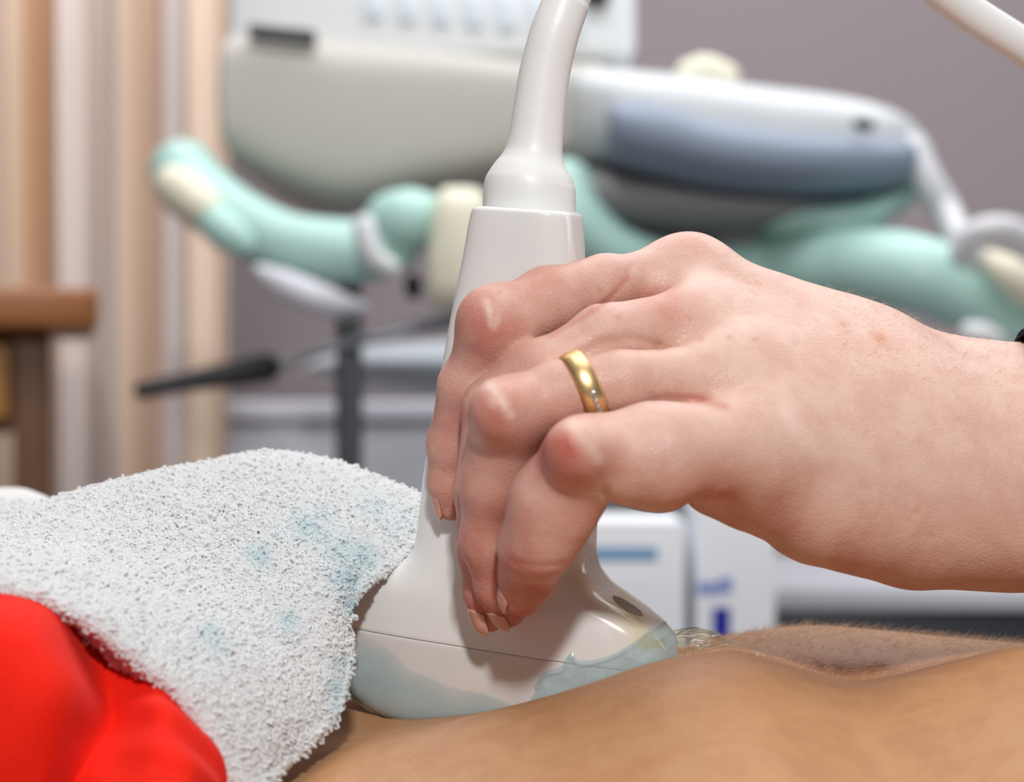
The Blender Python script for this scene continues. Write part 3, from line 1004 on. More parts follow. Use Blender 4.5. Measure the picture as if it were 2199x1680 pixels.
rd = obj('trousers', RV, RF, M['red'], patient); rd['label'] = 'bright red clothes bunched at the waist'

# ------------------------------------------------------------------ towel
TG = [
    [(-80, 1250, -49), (5, 1273, -49), (96, 1305, -49), (184, 1350, -50), (276, 1424, -51), (366, 1500, -52), (426, 1584, -53), (472, 1668, -55), (522, 1742, -57)],
    [(-80, 1240, -56), (5, 1262, -56), (98, 1293, -56), (190, 1335, -57), (286, 1405, -58), (378, 1478, -59), (440, 1562, -60), (486, 1648, -61), (535, 1725, -62)],
    [(-80, 1215, -38), (20, 1215, -38), (130, 1236, -39), (240, 1275, -41), (350, 1335, -44), (455, 1405, -46), (530, 1480, -48), (585, 1560, -49), (600, 1640, -50)],
    [(-80, 1180, -15), (40, 1176, -14), (160, 1182, -14), (280, 1203, -16), (400, 1245, -19), (515, 1300, -23), (605, 1365, -27), (675, 1440, -30), (712, 1535, -34)],
    [(-80, 1152, 2), (50, 1137, 4), (170, 1122, 5), (300, 1115, 5), (430, 1135, 2), (560, 1178, -4), (650, 1220, -9), (712, 1285, -14), (742, 1410, -20)],
    [(-80, 1132, 18), (60, 1102, 20), (180, 1072, 22), (320, 1045, 24), (450, 1035, 24), (580, 1050, 20), (680, 1095, 14), (765, 1165, 6), (748, 1300, -9)],
    [(-80, 1125, 35), (60, 1096, 38), (180, 1062, 40), (330, 1027, 40), (450, 1002, 40), (570, 987, 38), (690, 1006, 34), (810, 1075, 24), (850, 1205, 6)],
    [(-80, 1135, 60), (60, 1115, 62), (180, 1080, 64), (330, 1040, 64), (450, 1012, 64), (575, 992, 62), (705, 1006, 58), (830, 1042, 46), (960, 1100, 26)],
    [(-80, 1080, 110), (60, 1080, 115), (180, 1120, 110), (330, 1110, 100), (450, 1090, 98), (575, 1075, 94), (715, 1075, 88), (850, 1110, 74), (1000, 1180, 50)],
    [(-80, 1056, 165), (60, 1058, 165), (180, 1120, 150), (330, 1180, 130), (450, 1180, 125), (575, 1170, 120), (720, 1170, 110), (860, 1190, 90), (1010, 1260, 66)],
    [(-80, 1150, 210), (60, 1160, 205), (180, 1220, 180), (330, 1280, 150), (450, 1290, 140), (575, 1280, 130), (720, 1280, 118), (870, 1290, 98), (1010, 1350, 72)],
]
G = np.array([[W(*p) for p in r_] for r_ in TG])          # rows (v) x cols (u)
NV, NU = 150, 130
tmp = np.stack([catmull(G[:, j], NV) for j in range(G.shape[1])], 1)
TS = np.stack([catmull(tmp[i], NU) for i in range(NV)], 0)     # NV x NU x 3
# soft undulations
for i in range(NV):
    for j in range(NU):
        q = TS[i, j]
        TS[i, j, 2] += .8 * mnoise.noise(Vector((q[0] * .06, q[1] * .06, 2.0))) + .35 * mnoise.noise(Vector((q[0] * .2, q[1] * .2, 7.0)))
bz = body_z(TS[..., 0], np.clip(TS[..., 1], -255, 240)) + 2.2
TS[..., 2] = np.maximum(TS[..., 2], bz)
du = np.gradient(TS, axis=1); dv = np.gradient(TS, axis=0)
TN = np.cross(du, dv); TN /= np.linalg.norm(TN, axis=-1)[..., None]
if TN[60, 60, 2] < 0: TN = -TN
thick = 1.6
top = TS.reshape(-1, 3); bot = (TS - TN * thick).reshape(-1, 3)
f = grid_faces(NV, NU); n1 = NV * NU
f = f + [tuple(n1 + k for k in reversed(q)) for q in f]
edge = [j for j in range(NU)] + [i * NU + NU - 1 for i in range(1, NV)] + [(NV - 1) * NU + j for j in range(NU - 2, -1, -1)] + [i * NU for i in range(NV - 2, 0, -1)]
f += [(edge[k], edge[(k + 1) % len(edge)], n1 + edge[(k + 1) % len(edge)], n1 + edge[k]) for k in range(len(edge))]


STAIN = [(650, 1140, 30, .8), (680, 1160, 26, .6), (560, 1205, 26, .8), (540, 1195, 18, .6), (600, 1150, 20, .3), (615, 1345, 24, .8), (445, 1370, 26, .6), (470, 1395, 26, .5), (725, 1190, 40, .7), (775, 1205, 36, .9),
         (740, 1250, 40, 1.0), (745, 1300, 26, 1.0), (720, 1480, 26, .9), (725, 1430, 20, .7), (800, 1100, 40, .35), (720, 1530, 22, .7), (690, 1120, 30, .5), (850, 1130, 40, .3)]


def stain_of(P):
    k = CAMD / (CAMD + P[:, 1]) * 10
    px = P[:, 0] * k + 1099.5; py = 840 - P[:, 2] * k
    a = np.zeros(len(P))
    for sx, sy, r, s in STAIN:
        a = np.maximum(a, s * np.exp(-(((px - sx) / r) ** 2 + ((py - sy) / r) ** 2)))
    return a


towel_mat, nt, b = mat_new('terry_cotton')
tc = N(nt, 'ShaderNodeTexCoord')
nz_ = N(nt, 'ShaderNodeTexNoise', Scale=500, Detail=3); nt.links.new(tc.outputs['Object'], nz_.inputs['Vector'])
c0 = mixc(nt, nz_.outputs['Fac'], lin((244, 245, 246)), lin((250, 251, 252)))
st = math_n(nt, 'MULTIPLY', attr(nt, 'stain'), maprange(nt, nz_.outputs['Fac'], .3, .7, .5, 1.0))
nt.links.new(mixc(nt, st, c0, lin((208, 232, 238))), b.inputs['Base Color'])
b.inputs['Roughness'].default_value = .9; b.inputs['Specular IOR Level'].default_value = .1
trl = N(nt, 'ShaderNodeBsdfTranslucent'); mxs = N(nt, 'ShaderNodeMixShader', Fac=.42)
nt.links.new(b.inputs['Base Color'].links[0].from_socket, trl.inputs['Color'])
nt.links.new(b.outputs[0], mxs.inputs[1]); nt.links.new(trl.outputs[0], mxs.inputs[2])
nt.links.new(mxs.outputs[0], [n for n in nt.nodes if n.type == 'OUTPUT_MATERIAL'][0].inputs['Surface'])
M['towel'] = towel_mat
towel = thing('towel', 'white terry towel draped over the red clothes beside the probe', 'towel', (-60, 10, -70))
allv = np.vstack([top, bot])
obj('towel_cloth', allv, f, M['towel'], towel, attrs={'stain': stain_of(allv)})
# terry loops
NL = 84000
uu = rng.random(NL) * (NU - 1.001); vv = rng.random(NL) ** .85 * (NV * .80)
NX = 7000
uu = np.concatenate([uu, rng.random(NX) * (NU - 1.001)]); vv = np.concatenate([vv, 9 + rng.random(NX) * 9]); NL += NX
# a thick fringe of loops along the free edges
ne = 4200
eu = np.concatenate([rng.random(ne) * (NU - 1.001), np.full(ne, NU - 1.01)]); ev = np.concatenate([rng.random(ne) * 1.2, rng.random(ne) * NV * .7])
uu = np.concatenate([uu, eu, np.full(0, 0)]); vv = np.concatenate([vv, ev])
i0 = np.clip(vv.astype(int), 0, NV - 2); j0 = np.clip(uu.astype(int), 0, NU - 2)
fu = (uu - j0)[:, None]; fv = (vv - i0)[:, None]
def bil(A):
    return (A[i0, j0] * (1 - fu) * (1 - fv) + A[i0, j0 + 1] * fu * (1 - fv) + A[i0 + 1, j0] * (1 - fu) * fv + A[i0 + 1, j0 + 1] * fu * fv)
Pb, Nb = bil(TS), bil(TN)
hem = (np.arange(len(Pb)) < NL - NX) & (vv < 13) & (rng.random(len(Pb)) < .5)
Pb = np.where(hem[:, None], Pb - Nb * thick, Pb); Nb = np.where(hem[:, None], -Nb, Nb)
Nb /= np.linalg.norm(Nb, axis=1)[:, None]
n_all = len(Pb)
is_edge = np.arange(n_all) >= NL
xtra = (np.arange(n_all) >= NL - NX) & (np.arange(n_all) < NL)
od = -dv[i0, j0]; od /= np.linalg.norm(od, axis=1)[:, None]
Nb = np.where(xtra[:, None], Nb * .6 + od * (.3 + .7 * rng.random(n_all))[:, None], Nb)
outw = np.zeros_like(Pb)
outw[NL:NL + ne] = -dv[0, j0[NL:NL + ne]]; outw[NL + ne:] = du[i0[NL + ne:], NU - 1]
ol = np.linalg.norm(outw, axis=1); outw[ol > 0] /= ol[ol > 0][:, None]
mixe = rng.random(n_all)[:, None] * 1.6
Nb = np.where(is_edge[:, None], Nb * (1 - .5 * mixe) + outw * mixe, Nb)
Nb += rng.normal(0, .28, Nb.shape) + np.array([.12, -.12, -.1])
Nb /= np.linalg.norm(Nb, axis=1)[:, None]
rnd = rng.normal(0, 1, Pb.shape) + np.array([.9, .4, -.9])
Sd = rnd - Nb * (rnd * Nb).sum(1)[:, None]; Sd /= np.linalg.norm(Sd, axis=1)[:, None]
Bd = np.cross(Nb, Sd)
hgt = rng.uniform(.55, 1.15, n_all)[:, None] * np.where(rng.random(n_all) < .05, 1.7, 1)[:, None] * np.where(is_edge, 1.5, 1)[:, None]; wid = rng.uniform(.35, .65, n_all)[:, None]
tilt = rng.normal(0, .35, n_all)[:, None]
prof = [(-1, -.25), (-1.15, .45), (-.6, .95), (.35, 1.0), (1.1, .55), (.9, -.25)]
rad = .31
LV = []
for q, (a, h_) in enumerate(prof):
    C = Pb + Sd * wid * a + Nb * hgt * h_ + Bd * tilt * h_
    a2, h2 = prof[min(q + 1, 5)]; a1, h1 = prof[max(q - 1, 0)]
    T = Sd * wid * (a2 - a1) + Nb * hgt * (h2 - h1); T /= np.linalg.norm(T, axis=1)[:, None]
    N2 = np.cross(T, Bd)
    for w in range(4):
        an = w * math.pi / 2
        LV.append(C + rad * (math.cos(an) * Bd + math.sin(an) * N2))
LV = np.stack(LV, 1).reshape(-1, 3)       # loop-major
base = (np.arange(n_all) * 24)[:, None, None]
q4 = np.array([[q * 4 + w, q * 4 + (w + 1) % 4, q * 4 + 4 + (w + 1) % 4, q * 4 + 4 + w] for q in range(5) for w in range(4)])
LF = (base + q4[None]).reshape(-1, 4)
pile = obj('terry_loops', LV, LF, M['towel'], towel, attrs={'stain': np.repeat(stain_of(Pb), 24)}); pile['kind'] = 'stuff'

# ------------------------------------------------------------------ examination table under the patient
M['vinyl'] = mat('table_vinyl', (120, 128, 140), rough=.5, var=.05)
M['steel'] = mat('steel', (150, 152, 158), rough=.35, metal=.8, var=.03)
M['darksteel'] = mat('dark_steel', (70, 72, 78), rough=.4, metal=.4, var=.04)
bed = thing('examination_table', 'grey padded examination table under the lying patient', 'examination table', (0, 0, -1000))
box('mattress', (-560, -285, -300), (560, 300, zb), M['vinyl'], bed, 18)
box('table_frame', (-540, -260, -345), (540, 275, -300), M['steel'], bed, 6)
for sx in (-1, 1):
    for sy in (-1, 1):
        cx, cy = sx * 490, 8 + sy * 225
        box('leg', (cx - 22, cy - 22, -1000), (cx + 22, cy + 22, -345), M['steel'], bed, 5)

# ------------------------------------------------------------------ room
def room_mat(name, a, b_, scale, bump=.0):
    return mat(name, a, rough=.9, spec=.2, var=.03, vscale=scale, bump=bump, bscale=80)


M['wall'] = room_mat('wall_paint', (150, 140, 142), None, 3)
M['floor'] = room_mat('floor_vinyl', (150, 148, 152), None, 6)
M['ceil'] = room_mat('ceiling_paint', (240, 240, 238), None, 3)
YB = 3000.0
o = box('wall_back', (-2400, YB, -1000), (2600, YB + 100, 1700), M['wall']); tag(o, kind='structure')
o = box('wall_left', (-2500, -1600, -1000), (-2400, YB + 100, 1700), M['wall']); tag(o, kind='structure')
o = box('floor', (-2500, -1600, -1100), (2600, YB + 100, -1000), M['floor']); tag(o, kind='structure')
o = box('ceiling', (-2500, -1600, 1700), (2600, YB + 100, 1800), M['ceil']); tag(o, kind='structure')
o = box('baseboard_back', (-2400, YB - 16, -1000), (2600, YB, -900), M['ceil']); tag(o, kind='structure')

# curtain
cur_m, nt, b = mat_new('curtain_cloth')
tc = N(nt, 'ShaderNodeTexCoord'); sp = N(nt, 'ShaderNodeSeparateXYZ'); nt.links.new(tc.outputs['Object'], sp.inputs[0])
cr = N(nt, 'ShaderNodeValToRGB')
W0, W1 = W(-330, 0, 2500)[0] * .001, W(492, 0, 2500)[0] * .001
half_w = (W1 - W0) / 2
nt.links.new(maprange(nt, sp.outputs['X'], -half_w, half_w), cr.inputs['Fac'])
stops = [(0, (228, 205, 186)), (.40, (228, 205, 186)), (.445, (222, 196, 172)), (.475, (204, 164, 130)), (.52, (200, 160, 126)), (.545, (222, 208, 200)), (.70, (224, 210, 202)), (.74, (206, 178, 156)), (.80, (204, 176, 154)),
         (.825, (222, 210, 208)), (.88, (222, 210, 206)), (.90, (224, 203, 184)), (.97, (224, 203, 185)), (1, (214, 200, 190))]
el = cr.color_ramp.elements
el[0].position, el[0].color = stops[0][0], lin(stops[0][1]) + (1,)
el[1].position, el[1].color = stops[-1][0], lin(stops[-1][1]) + (1,)
for p_, c_ in stops[1:-1]:
    e_ = el.new(p_); e_.color = lin(c_) + (1,)
nt.links.new(cr.outputs['Color'], b.inputs['Base Color'])
b.inputs['Roughness'].default_value = .9; b.inputs['Specular IOR Level'].default_value = .1
xs = np.linspace(W(-330, 0, 2500)[0], W(492, 0, 2500)[0], 220)
vs, layers = [], []
for off in (0, 3):
    for zz in (-960, -300, 100, 500, 1620):
        amp = 26 if zz > -900 else 32
        for i, x in enumerate(xs):
            ph = i / 219 * 2 * math.pi * 6.5
            vs.append((x + 8 * math.sin(ph * 2.3 + zz * .001), 2500 + off + amp * math.sin(ph) + 8 * math.sin(ph * 2.7), zz))
n_ = 5 * 220
f = grid_faces(5, 220)
f = f + [tuple(n_ + k for k in reversed(q)) for q in f]
edge = [j for j in range(220)] + [i * 220 + 219 for i in range(1, 5)] + [4 * 220 + j for j in range(218, -1, -1)] + [i * 220 for i in range(3, 0, -1)]
f += [(edge[k], edge[(k + 1) % len(edge)], n_ + edge[(k + 1) % len(edge)], n_ + edge[k]) for k in range(len(edge))]
curt = thing('curtain', 'peach and cream striped curtain hanging behind the wooden table', 'curtain', ((xs[0] + xs[-1]) / 2, 2500, -960))
obj('drape', vs, f, cur_m, curt)
rod = obj('curtain_rod', *loft(tube_rings(np.array([[x, 2500, 1632] for x in np.linspace(xs[0] - 120, xs[-1] + 120, 8)]), np.full(8, 14.0), 12)), M['steel'], curt)
for x in (xs[0] - 100, xs[-1] + 100):
    box('rod_bracket', (x - 10, 2490, 1630), (x + 10, 2510, 1700), M['steel'], curt, 2)

# wooden table at the left
M['wood'] = mat('table_wood', (156, 96, 50), rough=.45, var=.18, vscale=14)
M['wood_dark'] = mat('table_wood_leg', (104, 62, 28), rough=.5, var=.2, vscale=14)
M['wood_gold'] = mat('drawer_wood', (176, 124, 60), rough=.45, var=.15, vscale=14)
TY = 1750.0
tab = thing('wooden_table', 'brown wooden side table with a golden drawer in front of the curtain', 'table', (W(212, 0, TY - 60)[0], TY - 60, -1000))
pbox('table_top', -420, 618, 212, 706, TY - 60, 480, M['wood'], tab, 8)
a_, b_ = W(-380, 706, TY), W(130, 1060, TY)
box('leg', (W(62, 0, TY)[0], TY, -1000), (W(135, 0, TY)[0], TY + 40, W(0, 706, TY)[2]), M['wood_dark'], tab, 3)
box('leg', (W(62, 0, TY)[0], TY + 360, -1000), (W(135, 0, TY)[0], TY + 400, W(0, 706, TY)[2]), M['wood_dark'], tab, 3)
box('leg', (W(-390, 0, TY)[0], TY, -1000), (W(-320, 0, TY)[0], TY + 40, W(0, 706, TY)[2]), M['wood_dark'], tab, 3)
box('leg', (W(-390, 0, TY)[0], TY + 360, -1000), (W(-320, 0, TY)[0], TY + 400, W(0, 706, TY)[2]), M['wood_dark'], tab, 3)
pbox('apron', -320, 706, 62, 930, TY + 14, 360, M['wood_dark'], tab, 2)
dr = pbox('drawer', -290, 742, 50, 900, TY - 4, 24, M['wood_gold'], tab, 4)
tube('knob', [(-120, 820, TY - 22, 14), (-120, 820, TY - 6, 9)], M['wood_dark'], dr, n=6, m=12)
box('shelf', (W(-320, 0, TY)[0], TY + 20, -760), (W(62, 0, TY)[0], TY + 380, -735), M['wood_dark'], tab, 2)

tab.rotation_euler = (0, 0, math.radians(13.5))

# ------------------------------------------------------------------ ultrasound machine in the background
M['white_key'] = mat('keyboard_white', (228, 231, 233), rough=.45, var=.02)
M['console'] = mat('console_white', (196, 200, 203), rough=.42, var=.02)
M['shell'] = mat('machine_shell', (210, 213, 215), rough=.4, var=.02)
M['beige'] = mat('machine_beige', (184, 181, 173), rough=.5, var=.02)
M['slate'] = mat('slate_rubber', (122, 134, 152), rough=.5, var=.03)
M['under'] = mat('dark_grey_plastic', (128, 126, 128), rough=.5, var=.03)
M['teal'] = mat('teal_plastic', (176, 214, 206), rough=.4, var=.03)
M['cream'] = mat('cream_plastic', (226, 222, 200), rough=.5, var=.03)
M['black'] = mat('black_plastic', (22, 22, 24), rough=.5, var=.05)
M['key'] = mat('pale_blue_key', (220, 230, 240), rough=.5, var=.03)
M['lilac'] = mat('pale_grey_laminate', (206, 206, 214), rough=.4, var=.02)
M['hose'] = mat('clear_hose', (206, 206, 210), rough=.3, var=.04)
MY = 1600.0
mac = thing('ultrasound_machine', 'white and teal ultrasound machine standing behind the patient', 'ultrasound machine', (W(1000, 0, MY)[0], MY + 150, -1000))
loft_x('side_panel', [(468, 150, 250, MY + 10, MY + 330), (474, 70, 315, MY, MY + 340), (500, 52, 345, MY, MY + 340), (560, 50, 388, MY, MY + 340), (640, 55, 425, MY, MY + 340), (720, 62, 446, MY, MY + 340), (800, 70, 442, MY, MY + 340), (900, 80, 412, MY, MY + 340),
                      (1000, 92, 388, MY, MY + 340), (1100, 106, 372, MY, MY + 340), (1200, 112, 360, MY, MY + 340), (1290, 116, 345, MY, MY + 340), (1310, 140, 330, MY + 10, MY + 330)], M['beige'], mac, n=70, m=56, ex=5)
sl_ = loft_x('handle_slot', [(532, 52, 76, MY - 8, MY + 10), (540, 50, 80, MY - 8, MY + 10), (600, 56, 86, MY - 8, MY + 10), (668, 63, 94, MY - 8, MY + 10), (676, 68, 92, MY - 8, MY + 10)], M['black'], mac, n=14, m=16, ex=4)
pbox('keyboard_housing', 486, -180, 1366, 125, MY + 60, 200, M['white_key'], mac, 14)
for k in range(7):
    x0 = 800 + k * 70
    pbox('key', x0 - 18 + 2 * k, -22 + 2 * k, x0 + 22 + 2 * k, 38 + 6 * k, MY + 52, 10, M['key'], mac, 3)
pbox('screen_base', 1255, -60, 1310, 6, MY + 40, 30, M['black'], mac, 6)
loft_x('console', [(1232, 180, 300, MY - 20, MY + 260), (1240, 130, 335, MY - 60, MY + 300), (1300, 112, 350, MY - 90, MY + 320), (1400, 116, 372, MY - 100, MY + 330), (1500, 126, 390, MY - 100, MY + 330), (1650, 148, 402, MY - 100, MY + 330), (1800, 168, 408, MY - 100, MY + 320),
                   (1900, 192, 404, MY - 90, MY + 300), (1960, 226, 396, MY - 60, MY + 270), (1995, 275, 378, MY - 10, MY + 220), (2008, 310, 350, MY + 40, MY + 160)], M['console'], mac, n=64, m=48, ex=3.2)
loft_x('palm_rest', [(1308, 250, 310, MY - 112, MY - 60), (1314, 212, 330, MY - 130, MY - 40), (1360, 204, 348, MY - 142, MY - 30), (1440, 212, 368, MY - 148, MY - 30), (1540, 244, 388, MY - 150, MY - 30), (1700, 268, 404, MY - 148, MY - 30), (1850, 282, 402, MY - 140, MY - 30),
                     (1945, 288, 388, MY - 128, MY - 30), (1966, 296, 372, MY - 115, MY - 30), (1972, 318, 350, MY - 100, MY - 40)], M['slate'], mac, n=64, m=40, ex=2.3)
tube('trackball', [(1480, 158, MY + 10, 30), (1515, 152, MY + 10, 34), (1560, 164, MY + 10, 28)], M['cream'], mac, n=14, m=18)
tube('button', [(1845, 266, MY - 142, 14), (1865, 268, MY - 142, 14)], M['darksteel'], mac, n=6, m=12)
loft_x('underside', [(1215, 345, 400, MY - 20, MY + 220), (1230, 330, 460, MY - 60, MY + 260), (1300, 335, 490, MY - 80, MY + 280), (1400, 345, 505, MY - 85, MY + 290), (1550, 370, 506, MY - 85, MY + 290), (1700, 390, 492, MY - 80, MY + 280), (1820, 396, 470, MY - 60, MY + 260),
                     (1900, 398, 440, MY - 30, MY + 230), (1930, 400, 420, MY, MY + 200)], M['under'], mac, n=40, m=36, ex=2.6)
pbox('column', 1120, 380, 1560, 1500, MY + 120, 200, M['under'], mac, 20)
box('base', (W(900, 0, MY)[0], MY - 60, -960), (W(1800, 0, MY)[0], MY + 420, -850), M['shell'], mac, 30)
for px_ in (940, 1760):
    for yy_ in (MY - 10, MY + 370):
        c = np.array([W(px_, 0, MY)[0], yy_, -970.0])
        obj('caster', *loft(tube_rings(np.array([c + [-14, 0, 0], c + [14, 0, 0]]), np.array([30.0, 30.0]), 20, False)), M['black'], mac)
tube('teal_handle', [(394, 372, MY + 20, 74), (418, 405, MY, 74), (462, 440, MY - 20, 70), (528, 484, MY - 40, 68), (610, 522, MY - 50, 68), (700, 538, MY - 55, 70), (790, 540, MY - 55, 68), (850, 530, MY - 50, 56)], M['teal'], mac, n=50, m=24)
tube('label_sleeve', [(372, 398, MY - 40, 44), (400, 418, MY - 46, 50), (436, 446, MY - 58, 44)], M['cream'], mac, n=12, m=24)
tube('end_cap', [(455, 470, MY - 60, 40), (490, 500, MY - 70, 42), (520, 520, MY - 70, 34)], M['teal'], mac, n=12, m=20)
tube('teal_knob', [(845, 475, MY - 60, 64), (880, 470, MY - 70, 66), (915, 474, MY - 60, 60)], M['teal'], mac, n=14, m=24)
tube('cable_hook', [(782, 486, MY - 130, 26), (790, 520, MY - 134, 25), (806, 556, MY - 134, 25), (838, 576, MY - 130, 22)], M['shell'], mac, n=20, m=16)
loft_x('gel_holder', [(916, 560, 600, MY - 90, MY - 30), (922, 500, 650, MY - 110, MY - 20), (940, 405, 662, MY - 120, MY - 10), (980, 392, 664, MY - 125, MY), (1030, 400, 660, MY - 120, MY), (1060, 450, 640, MY - 100, MY - 20)], M['cream'], mac, n=24, m=28, ex=4)
tube('teal_rail', [(1215, 400, MY - 60, 60), (1240, 470, MY - 70, 62), (1330, 545, MY - 60, 58), (1480, 590, MY - 40, 62), (1650, 590, MY - 20, 70), (1800, 578, MY - 90, 84), (1930, 582, MY - 150, 86), (2050, 620, MY - 160, 82), (2160, 690, MY - 160, 70), (2300, 800, MY - 160, 66)], M['teal'], mac, n=70, m=28)
loft_x('teal_tray', [(1620, 455, 490, MY - 30, MY + 60), (1660, 432, 512, MY - 60, MY + 120), (1760, 420, 525, MY - 90, MY + 160), (1860, 405, 520, MY - 90, MY + 160), (1930, 385, 475, MY - 70, MY + 130), (1978, 372, 430, MY - 40, MY + 90), (1990, 380, 405, MY - 10, MY + 60)], M['teal'], mac, n=34, m=28, ex=2.4)
tube('hose', [(1960, 320, MY - 60, 34), (1992, 390, MY - 70, 36), (2030, 450, MY - 74, 33), (2058, 510, MY - 110, 32), (2090, 560, MY - 180, 34)], M['hose'], mac, n=30, m=16)
tube('coiled_hose', [(2060, 545, MY - 190, 26), (2085, 505, MY - 200, 27), (2140, 490, MY - 205, 28), (2200, 505, MY - 200, 28), (2270, 560, MY - 195, 28)], M['hose'], mac, n=30, m=16)
tube('cable_reel', [(2130, 560, MY - 215, 26), (2170, 590, MY - 222, 38), (2230, 640, MY - 215, 40)], M['cream'], mac, n=16, m=20)
tube('rail_clip', [(2085, 715, MY - 225, 26), (2110, 722, MY - 228, 30), (2135, 730, MY - 225, 26)], M['shell'], mac, n=10, m=16)
tube('lower_cowl', [(560, 582, MY - 90, 16), (600, 606, MY - 94, 30), (660, 634, MY - 94, 36), (720, 652, MY - 90, 28), (780, 660, MY - 84, 12)], M['lilac'], mac, n=30, m=20)
pbox('probe_socket', 868, 585, 902, 640, MY - 20, 60, M['black'], mac, 8)
box('support_post', (W(716, 0, MY)[0], MY + 20, -1000), (W(770, 0, MY)[0], MY + 60, W(0, 560, MY)[2]), M['darksteel'], mac, 8)
tube('foot_bar', [(575, 790, MY - 20, 12), (700, 750, MY, 12), (800, 725, MY + 10, 13), (960, 690, MY + 30, 18), (1120, 660, MY + 100, 20)], M['steel'], mac, n=30, m=14)
tube('bar_grip', [(306, 838, MY - 60, 20), (400, 820, MY - 50, 22), (480, 806, MY - 40, 27), (572, 790, MY - 22, 32)], M['black'], mac, n=20, m=16)

# pale stool-like cabinet behind the machine's post
M['bluewhite'] = mat('blue_white_plastic', (206, 216, 226), rough=.35, var=.02)
CY = 2200.0
st_ = thing('stool', 'pale grey stool with a rounded seat behind the machine post', 'stool', (W(800, 0, CY)[0], CY + 60, -1000))
loft_x('seat', [(640, 790, 800, CY + 20, CY + 120), (680, 765, 812, CY - 60, CY + 200), (760, 740, 830, CY - 120, CY + 240), (860, 728, 846, CY - 150, CY + 260), (1000, 724, 860, CY - 150, CY + 260), (1120, 740, 850, CY - 100, CY + 220), (1180, 780, 820, CY, CY + 120)], M['bluewhite'], st_, n=40, m=30, ex=2.6)
tube('stem', [(1010, 850, CY + 60, 26), (1010, 1200, CY + 60, 26), (1010, 1560, CY + 60, 26), (1010, 2280, CY + 60, 26)], M['steel'], st_, n=8, m=16)
obj('foot', *loft(tube_rings(np.array([[W(1010, 0, CY + 60)[0], CY + 60, -1000.0], [W(1010, 0, CY + 60)[0], CY + 60, -970.0]]), np.array([240.0, 220.0]), 32, False)), M['darksteel'], st_)
DY = 2600.0
cab_ = thing('low_cabinet', 'low pale lilac cabinet against the mauve wall', 'cabinet', (W(1400, 0, DY)[0], DY + 180, -1000))
pbox('carcass', 470, 905, 1250, 2160, DY, 360, M['lilac'], cab_, 6)
pbox('cabinet_top', 462, 862, 1262, 905, DY - 14, 380, M['lilac'], cab_, 6)
dk = thing('desk', 'grey desk with a pale top edge behind the bare belly', 'desk', (W(2100, 0, 2000)[0], 2200, -1000))
pbox('desk_top', 1560, 1262, 2900, 1312, 2000, 500, M['lilac'], dk, 5)
pbox('desk_panel', 1600, 1312, 2860, 2500, 2030, 440, M['darksteel'], dk, 3)

# ------------------------------------------------------------------ boxes on a trolley
M['paper'] = mat('white_carton', (236, 240, 246), rough=.55, var=.015)
M['stripe'] = mat('print_blue', (112, 158, 200), rough=.55, var=.05)
M['navy_print'] = mat('print_navy', (10, 14, 150), rough=.5, var=.05)
M['lav_print'] = mat('print_lavender', (130, 146, 204), rough=.5, var=.05)
BY = 900.0
zt = W(0, 1440, BY)[2]
tr_ = thing('trolley', 'metal instrument trolley carrying the white cartons', 'trolley', (W(1480, 0, BY)[0], BY + 130, -1000))
x0, x1 = W(1040, 0, BY)[0], W(1720, 0, BY)[0]
box('tray', (x0, BY - 60, zt - 18), (x1, BY + 320, zt), M['steel'], tr_, 4)
for xx in (x0 + 16, x1 - 16):
    for yy in (BY - 44, BY + 304):
        box('leg', (xx - 10, yy - 10, -1000), (xx + 10, yy + 10, zt - 18), M['steel'], tr_, 2)
box('lower_shelf', (x0, BY - 60, -760), (x1, BY + 320, -745), M['steel'], tr_, 4)


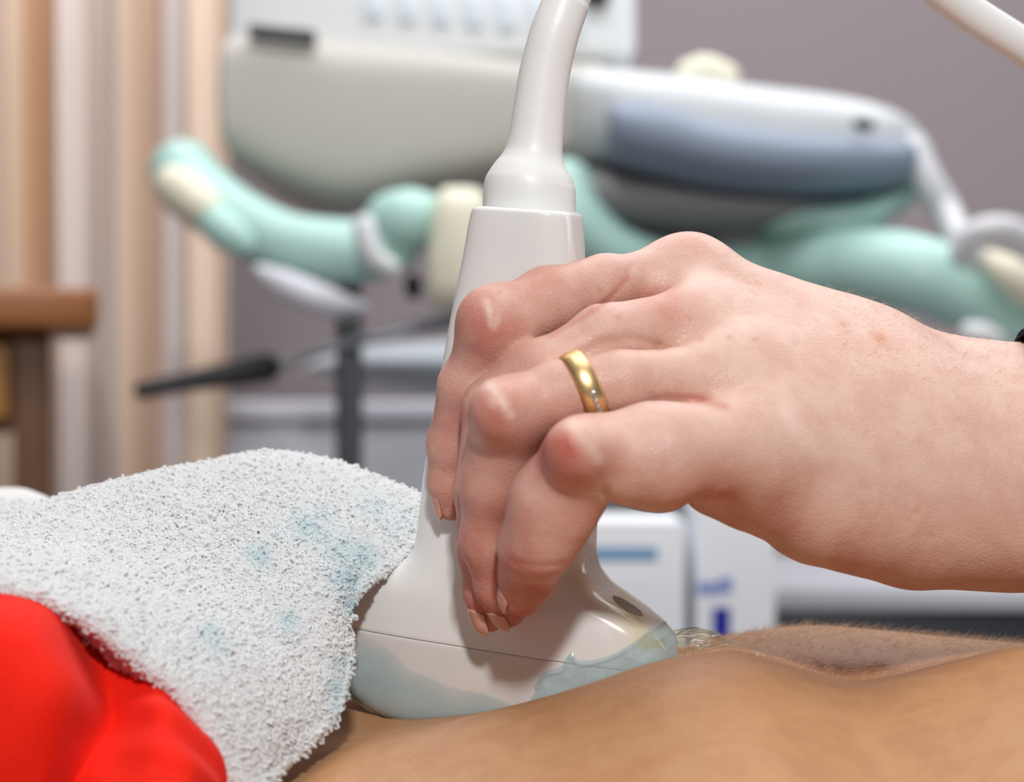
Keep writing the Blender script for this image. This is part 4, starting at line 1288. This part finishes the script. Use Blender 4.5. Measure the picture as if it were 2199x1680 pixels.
def carton(px0, py0, px1, label, prints, y, dep):
    a, b2 = W(px0, py0, y), W(px1, py0, y)
    t = thing('carton', label, 'carton', ((a[0] + b2[0]) / 2, y + dep / 2, zt))
    box('carton_body', (a[0], y, zt), (b2[0], y + dep, a[2]), M['paper'], t, 1.5)
    for nm, q0, r0, q1, r1, mt in prints:
        c0_, c1_ = W(q0, r1, y), W(q1, r0, y)
        box(nm, (c0_[0], y - .6, c0_[2]), (c1_[0], y + .2, c1_[2]), M[mt], t)
    return t


carton(1210, 1120, 1470, 'white carton with a blue printed bar beside the probe', [('printed_bar', 1225, 1176, 1412, 1204, 'stripe'), ('printed_panel', 1240, 1235, 1400, 1300, 'paper')], BY, 90)
carton(1492, 1060, 1665, 'white carton with navy printed marks below the wrist', [('printed_mark', 1530, 1305, 1568, 1385, 'navy_print'), ('printed_mark', 1545, 1240, 1572, 1275, 'lav_print'), ('printed_mark', 1498, 1250, 1545, 1278, 'lav_print')], BY + 10, 80)

# ------------------------------------------------------------------ light
def area(name, loc, target, sx, sy, power, col=(1, 1, 1)):
    l = bpy.data.lights.new(name, 'AREA'); l.shape = 'RECTANGLE'; l.size = sx; l.size_y = sy; l.energy = power; l.color = col
    o = bpy.data.objects.new(name, l); COL.objects.link(o); o.location = loc
    o.rotation_euler = (Vector(target) - Vector(loc)).to_track_quat('-Z', 'Y').to_euler()
    return o


area('ceiling_lamp', (.12, -1.5, 2.0), (0, 0, .95), .12, .12, 23.5, (1, .98, .95))
area('overhead_fill', (0, .1, 2.6), (0, .1, 1), 1.1, .7, 8, (1, .99, .98))
area('overhead_fill', (.3, 1.85, 2.65), (.3, 1.85, 1), 2.6, 1.2, 37, (.98, .98, 1))  # added back light that brightens the wall, curtain and machine
area('overhead_fill', (.2, .7, 2.6), (.3, 2.2, .9), 1.6, .5, 18, (.98, .98, 1))  # added fill, tilted back to brighten the front of the machine
area('window_light', (2.3, .9, 1.75), (0, 0, 1.0), 1.0, 1.2, 8, (.93, .97, 1))
w = bpy.data.worlds.new('world'); scene.world = w; w.use_nodes = True
w.node_tree.nodes['Background'].inputs['Color'].default_value = (.92, .96, 1, 1)
w.node_tree.nodes['Background'].inputs['Strength'].default_value = .16

scene.view_settings.view_transform = 'Standard'
scene.view_settings.look = 'None'
scene.view_settings.gamma = 1.0
scene.view_settings.use_curve_mapping = False
scene.view_settings.exposure = 0.0
scene.cycles.use_denoising = True
scene.cycles.max_bounces = 8
scene.cycles.transparent_max_bounces = 12
